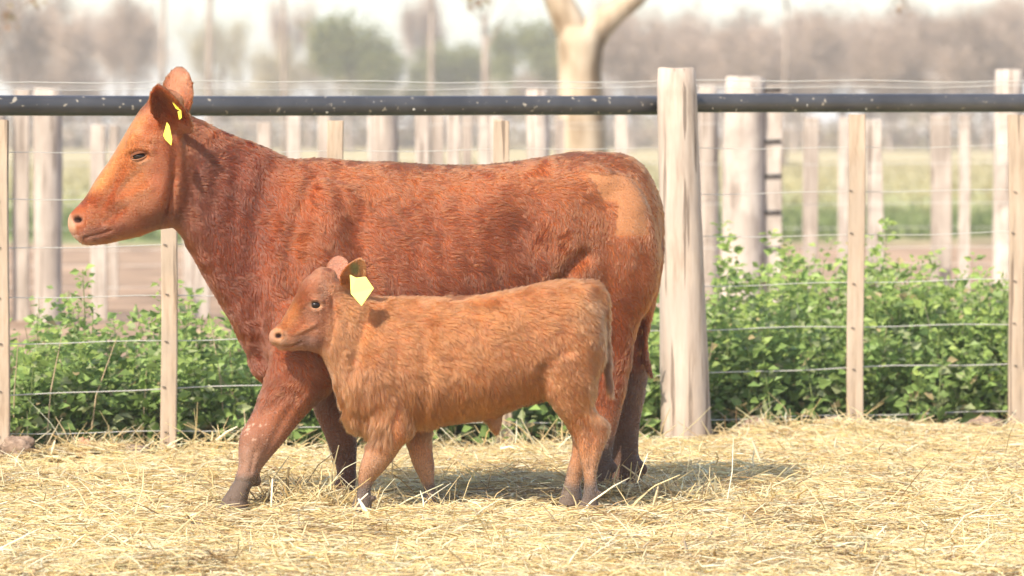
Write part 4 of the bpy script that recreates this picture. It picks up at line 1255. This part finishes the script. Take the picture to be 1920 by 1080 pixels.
SPRIGS = [  # px of the tip, py of the tip, extra depth, label
    (168, 505, 1.0, 'tall leafy weed spire seen below the cow\'s muzzle'),
    (130, 545, 1.2, 'shorter weed spire left of the tallest one below the muzzle'),
    (300, 528, 0.9, 'weed spire just left of the batten under the cow\'s jaw'),
    (345, 515, 1.1, 'weed spire just right of the batten under the cow\'s jaw'),
    (80, 588, 0.7, 'low weed spire nearest the frame\'s left edge'),
    (1352, 512, 0.5, 'weed spire standing close to the thick pale post'),
    (1455, 498, 0.9, 'tallest weed spire, in front of the bleached post\'s slim neighbour'),
    (1552, 560, 0.8, 'short weed spire left of the batten on the right'),
    (1708, 516, 1.0, 'weed spire with drooping tip right of the batten'),
    (1660, 575, 0.6, 'bushy weed spire hugging the right side of the batten'),
    (1806, 541, 0.8, 'yellow-green weed spire between the two right battens'),
    (1752, 585, 0.7, 'dark small weed spire between the two right battens'),
    (1876, 584, 0.6, 'broad weed spire against the rightmost batten'),
    (1222, 600, 0.7, 'weed spire showing behind the cow\'s hind leg'),
]
for i, (px, py, dd, lab) in enumerate(SPRIGS):
    Y = fd(px) + dd
    tip = P(px, py, Y)
    rr = np.random.default_rng(300 + i)
    b0 = [(tip[0] + rr.normal(0, .02), Y, -0.03)] + [(tip[0] + rr.normal(0, .05), Y + rr.normal(0, .05), -0.03) for _ in range(3)]
    h0 = [tip[2] + 0.03] + [(tip[2]) * rr.uniform(.7, .9) for _ in range(3)]
    me, st = weed_mesh('leaves', b0, h0, rr, leaf=0.052, per_m=120, spread=0.04, dusty=0.08)
    root = empty('weed_plant', (tip[0], Y, 0))
    tag(root, lab, 'plant', 'tall weed spires behind the pipe rail fence')
    link_mesh('leaves', me, M_LEAF, root)
    mb = MB()
    for s_ in st: mb.tube(s_, [.005, .004, .003, .002], seg=5, cap=False)
    mb.build('stem', M_STEM, root)

# crop strip and pasture tussocks between the far fence and the tree line
r = np.random.default_rng(37)
n = 26000
yy = np.concatenate([r.uniform(42, 60, n // 2), r.uniform(60, 190, n - n // 2)]); xx = r.uniform(-1, 1, n) * (4 + 0.17 * (yy + 16))
c0 = np.stack([xx, yy, np.full(n, -0.06)], -1)
ax = unit(np.stack([r.normal(0, .35, n), r.normal(0, .3, n), np.ones(n)], -1)); sd_ = unit(np.cross(ax, r.normal(0, 1, (n, 3))))
V, F = leaf_arrays(c0, ax, sd_, np.where(yy < 60, r.uniform(.10, .26, n), r.uniform(.08, .22, n)), np.where(yy < 60, .05, .06), 0.3)
g1 = np.array((0.19, 0.225, 0.09)); g2 = np.array((0.36, 0.31, 0.15))
k = smooth01(52, 75, yy + r.normal(0, 4, n))[:, None]
cc = (g1 * (1 - k) + g2 * k) * r.uniform(.7, 1.3, n)[:, None]
me = fast_mesh('grass', V, F, smooth=False); point_colour(me, 'leaf_tint', np.repeat(cc, 4, 0))
tag(link_mesh('grass', me, M_LEAF), 'green crop strip fading into pale dry pasture grass beyond the fences', 'grass', kind='stuff')


# ---- trees
def branch(mb, p, d, L, rad, depth, r, tips, spread=0.55, seg=5):
    p = Vector(p); d = Vector(d).normalized()
    pts = [p]; rads = [rad]
    n = 4
    for i in range(n):
        d = (d + Vector((r.gauss(0, .12), r.gauss(0, .12), r.gauss(0.03, .08)))).normalized()
        pts.append(pts[-1] + d * (L / n)); rads.append(rad * (1 - 0.5 * (i + 1) / n))
    mb.tube(pts, rads, seg=seg, cap=False)
    if depth == 0:
        tips += pts[1:]
        return
    for k in range(r.choice((2, 3, 3))):
        a = r.uniform(0, 2 * math.pi)
        side = Vector((math.cos(a), math.sin(a), r.uniform(-.1, .5)))
        nd = (d + side * spread * r.uniform(.7, 1.5)).normalized()
        st = pts[r.choice((2, 3, 4, 4))]
        branch(mb, st, nd, L * r.uniform(.55, .8), rads[-1] * .8, depth - 1, r, tips, spread, max(3, seg - 1))


def tree_meshes(kind, seed, H=10.0):
    """Trunk mesh and crown mesh of a tree H metres tall standing at the origin."""
    r = random.Random(seed); nr_ = np.random.default_rng(seed)
    mb = MB(); tips = []
    th = H * r.uniform(.22, .32)
    mb.tube([(0, 0, -0.3), (0.05, 0, th * .5), (0, .05, th)], [H * .028, H * .022, H * .019], seg=8, cap=False)
    for k in range(5):
        a = 2 * math.pi * k / 5 + r.uniform(-.4, .4)
        branch(mb, (0, 0, th * r.uniform(.75, 1)), (math.cos(a) * .6, math.sin(a) * .6, 1), H * r.uniform(.24, .34), H * .012, 3, r, tips, .6)
    tip = np.array([tuple(t) for t in tips])
    if kind == 'bare':
        n = 8000; L = nr_.uniform(.25, .75, n) * H / 10; W = nr_.uniform(.014, .03, n) * H / 10
        pal = np.array([(0.36, 0.27, 0.205), (0.44, 0.34, 0.26), (0.31, 0.235, 0.18)])
    elif kind == 'tan':
        n = 4200; L = nr_.uniform(.18, .42, n) * H / 10; W = nr_.uniform(.03, .07, n) * H / 10
        pal = np.array([(0.40, 0.33, 0.20), (0.34, 0.30, 0.15), (0.46, 0.38, 0.26)])
    else:
        n = 6500; L = nr_.uniform(.18, .42, n) * H / 10; W = nr_.uniform(.07, .16, n) * H / 10
        pal = np.array([(0.12, 0.14, 0.045), (0.165, 0.175, 0.055), (0.22, 0.21, 0.08)])
    src = tip[nr_.integers(0, len(tip), n)] + nr_.normal(0, 0.045 * H, (n, 3)) * [1, 1, 1.2]
    ax = unit(nr_.normal(0, 1, (n, 3)) + (src - [0, 0, H * .45]) * (0.35 if kind == 'bare' else .1))
    V, F = leaf_arrays(src, ax, unit(np.cross(ax, nr_.normal(0, 1, (n, 3)))), L, W, .3)
    crown = fast_mesh('crown', V, F, smooth=False)
    c = pal[nr_.integers(0, 3, n)] * nr_.uniform(.75, 1.25, n)[:, None] * (1 + .25 * noise3(src, .5, seed))[:, None]
    point_colour(crown, 'leaf_tint', np.repeat(c, 4, 0))
    crown.materials.append(M_TWIG if kind == 'bare' else M_FOLIAGE)
    trunk = mb.mesh('trunk'); trunk.materials.append(M_BARK)
    ext = V[:, 2].max(); wid = np.percentile(np.abs(V[:, 0]), 96)
    return trunk, crown, ext, wid


LIB = {k: [tree_meshes(k, s, 10.0) for s in ss_] for k, ss_ in {'bare': (1, 2, 3, 4), 'tan': (11, 12), 'green': (21, 22, 23)}.items()}


def far_tree(px, y_top, w_px, kind, var, dist, label, group):
    trunk, crown, ext, wid = LIB[kind][var % len(LIB[kind])]
    Y = dist - 16.0
    top = P(px, y_top, Y)
    root = empty('bare_tree' if kind == 'bare' else 'leafy_tree', (top[0], Y, 0))
    sz = top[2] / ext; sx = (w_px * 0.5 / FPX * dist) / wid
    root.scale = (sx, sx, sz); root.rotation_euler = (0, 0, (px * 0.37) % 6.28)
    tag(root, label, 'tree', group)
    for nm, m in (('trunk', trunk), ('crown', crown)):
        o = bpy.data.objects.new(nm, m); COL.objects.link(o); o.parent = root
    return root


for a in [
    (40, -105, 228, 'bare', 0, 300, 'grey leafless tree filling the top corner above the cow\'s muzzle'),
    (165, -30, 180, 'bare', 1, 330, 'dense grey leafless tree above the cow\'s nose bridge'),
    (232, -45, 156, 'bare', 2, 310, 'grey leafless tree just in front of the cow\'s ears'),
    (-130, -75, 240, 'bare', 3, 320, 'grey leafless tree cut by the frame\'s left edge'),
    (405, 0, 108, 'tan', 0, 320, 'slim pale brown tree first behind the cow\'s ears'),
    (500, 42, 126, 'tan', 1, 330, 'low yellowish tree between the ears and the tall green tree'),
    (580, 75, 144, 'tan', 0, 340, 'squat yellowish tree touching the tall green tree'),
    (655, -2, 165, 'green', 0, 300, 'tallest dark green tree left of the forked trunk'),
    (735, 86, 135, 'green', 1, 340, 'lower olive green tree right of the tallest green one'),
    (868, 68, 150, 'green', 2, 330, 'rounded olive green tree midway to the forked trunk'),
    (945, 100, 108, 'tan', 1, 340, 'small pale tree between the two green trees'),
    (1008, 8, 135, 'green', 0, 320, 'dark green tree touching the forked trunk\'s left side'),
    (540, -45, 72, 'bare', 1, 350, 'thin pale leafless tree rising over the low yellowish one'),
    (800, -55, 108, 'bare', 2, 360, 'faint thin leafless tree against the bright sky gap'),
    (1185, -22, 187, 'bare', 3, 300, 'grey brown leafless tree at the forked trunk\'s right side'),
    (1300, 0, 237, 'bare', 0, 300, 'grey brown leafless tree above the thick fence post'),
    (1395, -22, 212, 'bare', 1, 310, 'grey brown leafless tree above the bleached post'),
    (1490, 4, 225, 'bare', 2, 300, 'grey brown leafless tree right of the bleached post'),
    (1580, -12, 212, 'bare', 3, 305, 'grey brown leafless tree above the right batten'),
    (1670, -2, 225, 'bare', 0, 300, 'grey brown leafless tree right of the batten\'s line'),
    (1750, -32, 237, 'bare', 1, 310, 'grey brown leafless tree between the two right battens'),
    (1850, -42, 237, 'bare', 2, 300, 'grey brown leafless tree above the rightmost post'),
    (1960, -62, 250, 'bare', 3, 310, 'grey brown leafless tree cut by the frame\'s right edge'),
    (1240, 48, 237, 'bare', 2, 330, 'low twiggy tree behind the thick fence post'),
    (1440, 43, 250, 'bare', 3, 330, 'low twiggy tree behind the bleached post'),
    (1630, 38, 250, 'bare', 1, 335, 'low twiggy tree behind the right batten'),
    (1810, 28, 250, 'bare', 0, 335, 'low twiggy tree behind the two right battens'),
    (2120, -52, 262, 'bare', 1, 310, 'grey leafless tree beyond the frame\'s right edge'),
    (100, 85, 216, 'bare', 3, 345, 'low twiggy tree behind the tall ones over the muzzle'),
    (440, 130, 192, 'tan', 1, 350, 'low pale scrub tree behind the cow\'s nape'),
    (780, 145, 192, 'tan', 0, 350, 'low pale scrub tree under the bright sky gap'),
    (1090, 85, 192, 'bare', 0, 340, 'low twiggy tree behind the forked trunk'),
]:
    far_tree(*a, 'distant tree line')
r = np.random.default_rng(44)
n = 16000
xx = r.uniform(-75, 75, n); yy = r.uniform(325, 360, n)
zz = r.uniform(0, 1, n) ** 1.4 * (3.0 + 1.6 * noise3(np.stack([xx, yy * 0, yy * 0], -1), .15, 9))
ax = unit(r.normal(0, 1, (n, 3)) + [0, 0, .6])
V, F = leaf_arrays(np.stack([xx, yy, zz], -1), ax, unit(np.cross(ax, r.normal(0, 1, (n, 3)))), r.uniform(.4, .9, n), r.uniform(.12, .3, n), .3)
me = fast_mesh('undergrowth', V, F, smooth=False)
pal = np.array([(0.30, 0.225, 0.165), (0.24, 0.20, 0.11), (0.36, 0.28, 0.20)])
point_colour(me, 'leaf_tint', np.repeat(pal[r.integers(0, 3, n)] * r.uniform(.7, 1.2, n)[:, None], 4, 0))
tag(link_mesh('undergrowth', me, M_FOLIAGE), 'low brown scrub at the foot of the distant tree line', 'undergrowth', kind='stuff')

# slender pale trunks standing in front of the tree line
for (px, yt_, w_, lab) in [(302, -60, 17, 'slender pale trunk rising just left of the cow\'s ears'), (392, -60, 20, 'slender pale trunk first behind the cow\'s ears'), (533, -60, 15, 'slender pale trunk left of the tallest green tree'),
                           (806, -60, 16, 'slender pale trunk in the bright sky gap'), (914, 30, 24, 'short pale trunk left of the forked tree'), (1470, -60, 13, 'slender grey trunk right of the bleached post')]:
    w_ *= 0.75; Yp = 160.0; k_ = (Yp + 16) / FPX; b_ = P(px, 300, Yp)
    rt = empty('slender_tree', (b_[0], Yp, 0)); tag(rt, lab, 'tree', 'slender trunks before the tree line')
    mb = MB(); rr_ = random.Random(px); tips = []
    top = P(px + rr_.uniform(-6, 6), yt_, Yp)
    mb.tube([(b_[0], Yp, -.2), (b_[0] + .03, Yp, 1.5), ((b_[0] + top[0]) / 2, Yp, top[2] / 2), tuple(top)], [w_ * k_ * .6, w_ * k_ * .5, w_ * k_ * .42, w_ * k_ * .3], seg=9)
    for q_ in range(4): branch(mb, (top[0] * .9 + b_[0] * .1, Yp, top[2] * rr_.uniform(.75, 1)), (rr_.uniform(-1, 1), rr_.uniform(-1, 1), 1.3), 1.5, w_ * k_ * .16, 2, rr_, tips, .5)
    mb.build('trunk', M_BARK, rt)

# forked pale tree in the middle distance
YT = 41.0
ft = empty('forked_tree', (P(1090, 400, YT)[0], YT, 0))
tag(ft, 'pale forked tree trunk rising behind the cow\'s back', 'tree')
k = (YT + 16) / FPX
mb = MB()
mb.tube([(P(1092, 300, YT)[0], YT, -0.3), P(1092, 420, YT), P(1091, 300, YT), P(1090, 200, YT), P(1087, 130, YT), P(1088, 84, YT), P(1090, 50, YT)], [.44, .40, .345, .31, .285, .31, .30], seg=18)
trunk = mb.build('trunk', M_PALEBARK, ft)
mb = MB()
mb.tube([P(1085, 95, YT), P(1066, 40, YT), P(1047, 0, YT), P(1030, -60, YT), P(1000, -160, YT + .4), P(985, -330, YT + .8)], [.22, .215, .19, .175, .14, .07], seg=14)
mb.build('limb', M_PALEBARK, ft)
mb = MB()
mb.tube([P(1098, 90, YT), P(1120, 52, YT), P(1152, 22, YT), P(1190, -5, YT), P(1240, -60, YT - .2), P(1330, -190, YT - .5), P(1370, -330, YT - .6)], [.21, .20, .175, .15, .125, .10, .05], seg=14)
mb.build('limb', M_PALEBARK, ft)
rr_ = random.Random(9); tips = []
mb = MB()
for (sx_, sy_, dx_) in [(1000, -160, -1), (985, -330, -.4), (1330, -190, 1), (1370, -330, .4), (1030, -60, -.8), (1240, -60, 1)]:
    branch(mb, P(sx_, sy_, YT), (dx_, rr_.uniform(-.6, .6), .8), 2.0, .06, 2, rr_, tips, .7)
# drooping outer twigs
droops = []
for (ex, ey, sx_, sy_) in [(1692, 6, 1330, -190), (886, -4, 1000, -160), (24, 26, 985, -330), (70, -10, 985, -330), (1560, -40, 1330, -190)]:
    a_, e_ = P(sx_, sy_, YT), P(ex, ey, YT - 1.0)
    m_ = (a_ + e_) / 2 + np.array([0, 0, 1.1])
    pts = [a_ * (1 - t) ** 2 + m_ * 2 * t * (1 - t) + e_ * t * t for t in np.linspace(0, 1, 9)]
    mb.tube(pts, list(np.linspace(.05, .010, 9)), seg=6, cap=False)
    droops += [pts[-1]] * 14 + [pts[-2]] * 4
mb.build('branches', M_BARK, ft)
q = np.array([tuple(t) for t in tips]); nr_ = np.random.default_rng(5)
src = np.concatenate([q[nr_.integers(0, len(q), 1500)] + nr_.normal(0, .25, (1500, 3)), np.array(droops) + nr_.normal(0, .09, (len(droops), 3))])
n = len(src)
ax = unit(nr_.normal(0, 1, (n, 3)) - [0, 0, .5])
V, F = leaf_arrays(src, ax, unit(np.cross(ax, nr_.normal(0, 1, (n, 3)))), nr_.uniform(.07, .16, n), nr_.uniform(.03, .06, n), .3)
me = fast_mesh('crown', V, F, smooth=False)
pal = np.array([(0.30, 0.17, 0.09), (0.36, 0.22, 0.12), (0.26, 0.20, 0.10)])
point_colour(me, 'leaf_tint', np.repeat(pal[nr_.integers(0, 3, n)], 4, 0))
link_mesh('crown', me, M_FOLIAGE, ft)

# ------------------------------------------------------------------ straw
M_STRAW = attr_mat('straw', 'straw_tint', rough=0.45, spec=0.4, translucent=0.45)
# where the litter is trodden dark: (px, depth, rx, ry, strength)
DUNG = [(545, 0.30, 0.16, 0.12, 1.0), (960, 0.34, 0.42, 0.10, 0.75), (1290, 0.80, 0.35, 0.14, .7), (840, 0.30, 0.30, 0.12, .45), (1100, 0.10, 0.12, 0.10, .5), (690, -0.02, .12, .08, .5), (180, 0.10, .35, .12, .35), (250, 1.1, .3, .2, .4), (560, -1.0, .2, .1, .3), (1560, -0.7, .35, .2, .35)]
def trodden(x, y):
    f = np.zeros_like(x)
    for (px, dy, rx, ry, s_) in DUNG:
        cx = (px - 960) / FPX * (16 + dy)
        f = np.maximum(f, s_ * np.exp(-(((x - cx) / rx) ** 2 + ((y - dy) / ry) ** 2)))
    return f


def straw_mesh(name, x, y, r, long=1.0, up=0.0):
    n = len(x)
    az = r.uniform(0, 2 * np.pi, n)
    pit = np.abs(r.normal(0, 0.19, n)) + up * np.abs(r.normal(0.35, .35, n))
    pit = np.where(r.random(n) < 0.022, r.uniform(.25, .9, n), pit)
    L = long * np.clip(r.lognormal(-2.5, .5, n), .025, .28)
    z = bed_height(x, y) + r.random(n) ** 1.5 * 0.042
    rad = r.uniform(.0013, .0030, n) * np.where(r.random(n) < .03, 2.2, 1.0)
    d = np.stack([np.cos(az) * np.cos(pit), np.sin(az) * np.cos(pit), np.sin(pit)], -1)
    bend = r.normal(0, .16, (n, 3)); bend[:, 2] = -np.abs(bend[:, 2]) * 0.6 - 0.25 * np.sin(pit)
    p0 = np.stack([x, y, z], -1) - d * (L * .5 * np.cos(np.minimum(pit * 2.2, 1.57)))[:, None]
    p1 = p0 + d * (L * .5)[:, None]; d2 = unit(d + bend)
    p2 = p1 + d2 * (L * .5)[:, None]
    floor_ = bed_height(x, y) - 0.004
    p2[:, 2] = np.maximum(p2[:, 2], floor_); p0[:, 2] = np.maximum(p0[:, 2], floor_ - .01)
    s1 = unit(np.cross(d, np.array([0.0, 0.0, 1.0]) + r.normal(0, .3, (n, 3)))); s2 = np.cross(s1, d)
    V = np.empty((n, 3, 3, 3))
    for i, (p, k) in enumerate(((p0, .9), (p1, 1.0), (p2, .55))):
        for j in range(3):
            a = 2 * np.pi * j / 3
            V[:, i, j] = p + (s1 * math.cos(a) * 1.3 + s2 * math.sin(a) * .8) * (rad * k)[:, None]
    base = (np.arange(n) * 9)[:, None]
    q = []
    for i in range(2):
        for j in range(3):
            q.append(np.stack([i * 3 + j, i * 3 + (j + 1) % 3, (i + 1) * 3 + (j + 1) % 3, (i + 1) * 3 + j]))
    F = (base[:, None, :] + np.array(q)[None]).reshape(-1, 4)
    pal = np.array([(0.88, 0.73, 0.41), (0.90, 0.80, 0.52), (0.84, 0.66, 0.33), (0.91, 0.85, 0.64), (0.54, 0.38, 0.20), (0.84, 0.69, 0.41)])
    ci = r.choice(6, n, p=[.27, .22, .19, .15, .06, .11])
    c = pal[ci] * r.uniform(.78, 1.08, n)[:, None]
    f = trodden(x, y) + 0.30 * smooth01(0.10, 0.55, noise3(np.stack([x, y, x * 0], -1), 1.9, 90)) + 0.2 * smooth01(0.2, 0.6, noise3(np.stack([x, y, x * 0], -1), 5.5, 91))
    dk = (r.random(n) < f * .9)[:, None]
    c = np.where(dk, c * np.array((0.56, 0.47, 0.40)), c)
    me = fast_mesh(name, V.reshape(-1, 3), F, smooth=True)
    point_colour(me, 'straw_tint', np.repeat(np.clip(c, 0, .9), 9, 0))
    return me


r = np.random.default_rng(77)
n = 150000
xx = r.uniform(-1, 1, n); yy = r.uniform(-3.4, 4.9, n)
xx = xx * (2.35 + 0.15 * (yy + 3.4))
keep = (yy < fence_line(xx) + 0.10 + 0.14 * r.normal(0, 1, n) * 0.6) & (r.random(n) > 0.45 * trodden(xx, yy)) & ~((np.minimum(np.minimum(np.hypot((xx + .555) / .12, (yy + .18) / .16), np.hypot((xx + .30) / .10, (yy + .02) / .14)), np.hypot((xx - .285) / .13, (yy + .16) / .16)) < 1) & (r.random(n) < .7)) & ((yy < fence_line(xx) - .55) | (r.random(n) < .45 + .5 * noise3(np.stack([xx, yy, xx * 0], -1), 2.6, 93))) & ~((np.hypot((xx - (425 - 960) / FPX * 16) / .16, (yy + .05) / .22) < 1) & (r.random(n) < .75))
straw = link_mesh('straw', straw_mesh('straw', xx[keep], yy[keep], r), M_STRAW)
tag(straw, 'loose golden straw scattered thickly over the pen floor', 'straw', kind='stuff')
# springy tufts against the fence foot and round the hooves
tx = []; ty = []
for (px, dy, s_, k_) in [(120, 2.75, .25, 160), (200, 2.8, .2, 160), (420, 2.9, .2, 160), (40, 2.7, .2, 100), (960, 3.4, .35, 260), (1080, 3.5, .25, 220), (1400, 4.1, .3, 100), (1500, 4.2, .3, 100), (640, 0.05, .10, 160), (670, -.16, .10, 30), (1100, -.12, .12, 25), (1180, .30, .14, 130), (800, .02, .08, 60), (1260, .35, .2, 160), (520, .15, .1, 140)]:
    cx = (px - 960) / FPX * (16 + dy)
    tx.append(cx + r.normal(0, s_, k_)); ty.append(dy + r.normal(0, s_ * .4, k_))
tx = np.concatenate(tx); ty = np.concatenate(ty)
tuft = link_mesh('straw_tufts', straw_mesh('straw_tufts', tx, np.minimum(ty, fence_line(tx) + .1), r, long=1.15, up=1.0), M_STRAW)
tag(tuft, 'springy upturned straw wisps along the fence foot and round the hooves', 'straw', kind='stuff')

# single long straws that catch the eye
def long_straw(pts, rad, label, col=(0.82, 0.68, 0.40)):
    mb = MB(); mb.tube([P(a, b_, c) for a, b_, c in pts], rad, seg=6)
    o = mb.build('straw_stalk', M_STALK)
    tag(o, label, 'straw stalk')
M_STALK = noise_mat('pale_stalk', [(0.3, (0.70, 0.56, 0.30)), (0.7, (0.86, 0.77, 0.54))], noise=20, rough=0.5, spec=0.3)
long_straw([(508, 992, -.15), (509, 940, -.15), (511, 898, -.14)], [.0042, .0040, .003], 'upright pale straw stalk right of the cow\'s front hoof')
long_straw([(672, 935, -.3), (688, 962, -.34), (712, 992, -.40)], [.003, .010, .004], 'broad white straw blade in front of the calf\'s front hoof')
long_straw([(660, 960, -.3), (676, 938, -.3), (690, 925, -.3)], [.002, .003, .002], 'thin straw leaning against the calf\'s front hoof')
long_straw([(1075, 974, -.25), (1110, 940, -.2), (1150, 912, -.12), (1180, 896, -.06)], [.003, .0035, .003, .002], 'long slanting straw crossing the calf\'s hind hoof')
long_straw([(860, 948, -.1), (900, 955, -.15), (945, 968, -.2)], [.003, .003, .002], 'bent straw lying between the calf\'s legs')
long_straw([(938, 842, 2.6), (955, 838, 2.6), (975, 845, 2.6)], [.006, .006, .004], 'dark stick on the straw below the calf\'s belly')
long_straw([(94, 862, 2.5), (100, 838, 2.5), (103, 826, 2.5)], [.005, .005, .003], 'upright straw at the fence foot, left')
long_straw([(405, 826, 2.3), (425, 810, 2.3), (445, 800, 2.3)], [.004, .004, .003], 'straw sloping up beside the cow\'s knee')
long_straw([(1195, 905, -.1), (1203, 880, -.1), (1215, 850, -.1)], [.002, .002, .0015], 'curled straw rising beside the cow\'s hind hoof')

# earth clods along the fence
M_CLOD = noise_mat('dry_clod', [(0.3, (0.15, 0.10, 0.07)), (0.7, (0.31, 0.225, 0.165))], noise=32, bump=1.0, bump_dist=0.02, spec=0.1)
M_REDCLOD = noise_mat('reddish_shard', [(0.3, (0.36, 0.17, 0.10)), (0.7, (0.48, 0.25, 0.15))], noise=18, bump=0.4, bump_dist=0.006, spec=0.1)
def clod(px, py, Y, rx, ry, rz, label, seed, mat=None, sharp=0.22):
    c = P(px, py + 6, Y); NU, NV = 26, 14
    k = (Y + 16) / FPX
    ph = np.linspace(0, math.pi, NV + 1); th = np.arange(NU) * 2 * math.pi / NU
    A, B_ = np.meshgrid(ph, th, indexing='ij')
    d = np.stack([np.sin(A) * np.cos(B_), np.sin(A) * np.sin(B_), np.cos(A)], -1).reshape(-1, 3)
    s_ = 1 + 1.5 * sharp * noise3(d, 1.7, seed) + .9 * sharp * noise3(d, 4.2, seed + 1) + .45 * sharp * noise3(d, 9, seed + 2)
    V = c + d * s_[:, None] * np.array([rx, ry, rz]) * k
    F = [(i * NU + j, i * NU + (j + 1) % NU, (i + 1) * NU + (j + 1) % NU, (i + 1) * NU + j) for i in range(NV) for j in range(NU)]
    mb = MB(); mb.add(V, F)
    tag(mb.build('earth_clod', mat or M_CLOD), label, 'earth clod', 'clods of earth along the fence')
clod(1572, 800, fd(1572) - .22, 44, 36, 24, 'large earth clod at the foot of the right batten', 1)
clod(1450, 808, fd(1450) - .2, 34, 24, 14, 'low earth clod midway between thick post and right batten', 3)
clod(1850, 792, fd(1850) - .2, 36, 24, 16, 'earth clod beside the rightmost batten', 5)
clod(160, 836, fd(160) - .1, 13, 10, 20, 'reddish shard sticking up by the fence under the muzzle', 7, M_REDCLOD, .35)
clod(1415, 798, fd(1415) - .1, 30, 26, 20, 'rounded earth clod second right of the thick post', 16)
clod(250, 842, fd(250) - .2, 30, 22, 16, 'earth clod left of the batten under the jaw', 18)
clod(36, 835, fd(36) - .15, 30, 24, 22, 'earth clod beside the leftmost batten', 8)

# ------------------------------------------------------------------ hazy air
m = bpy.data.materials.new('haze'); m.use_nodes = True
n = m.node_tree.nodes; n.remove(n['Principled BSDF'])
pv = n.new('ShaderNodeVolumePrincipled')
pv.inputs['Color'].default_value = (0.98, 0.93, 0.86, 1)
pv.inputs['Density'].default_value = 0.0008
m.node_tree.links.new(pv.outputs[0], n['Material Output'].inputs['Volume'])
mb = MB()
x0, x1, y0, y1, z0, z1 = -1600, 1600, -80, 2600, -1.4, 16.5
mb.add([(x0, y0, z0), (x1, y0, z0), (x1, y1, z0), (x0, y1, z0), (x0, y0, z1), (x1, y0, z1), (x1, y1, z1), (x0, y1, z1)],
       [(0, 3, 2, 1), (4, 5, 6, 7), (0, 1, 5, 4), (1, 2, 6, 5), (2, 3, 7, 6), (3, 0, 4, 7)])
hz = mb.build('haze', m, smooth=False)
tag(hz, 'thin pale haze hanging over the fields and trees', 'haze', kind='stuff')
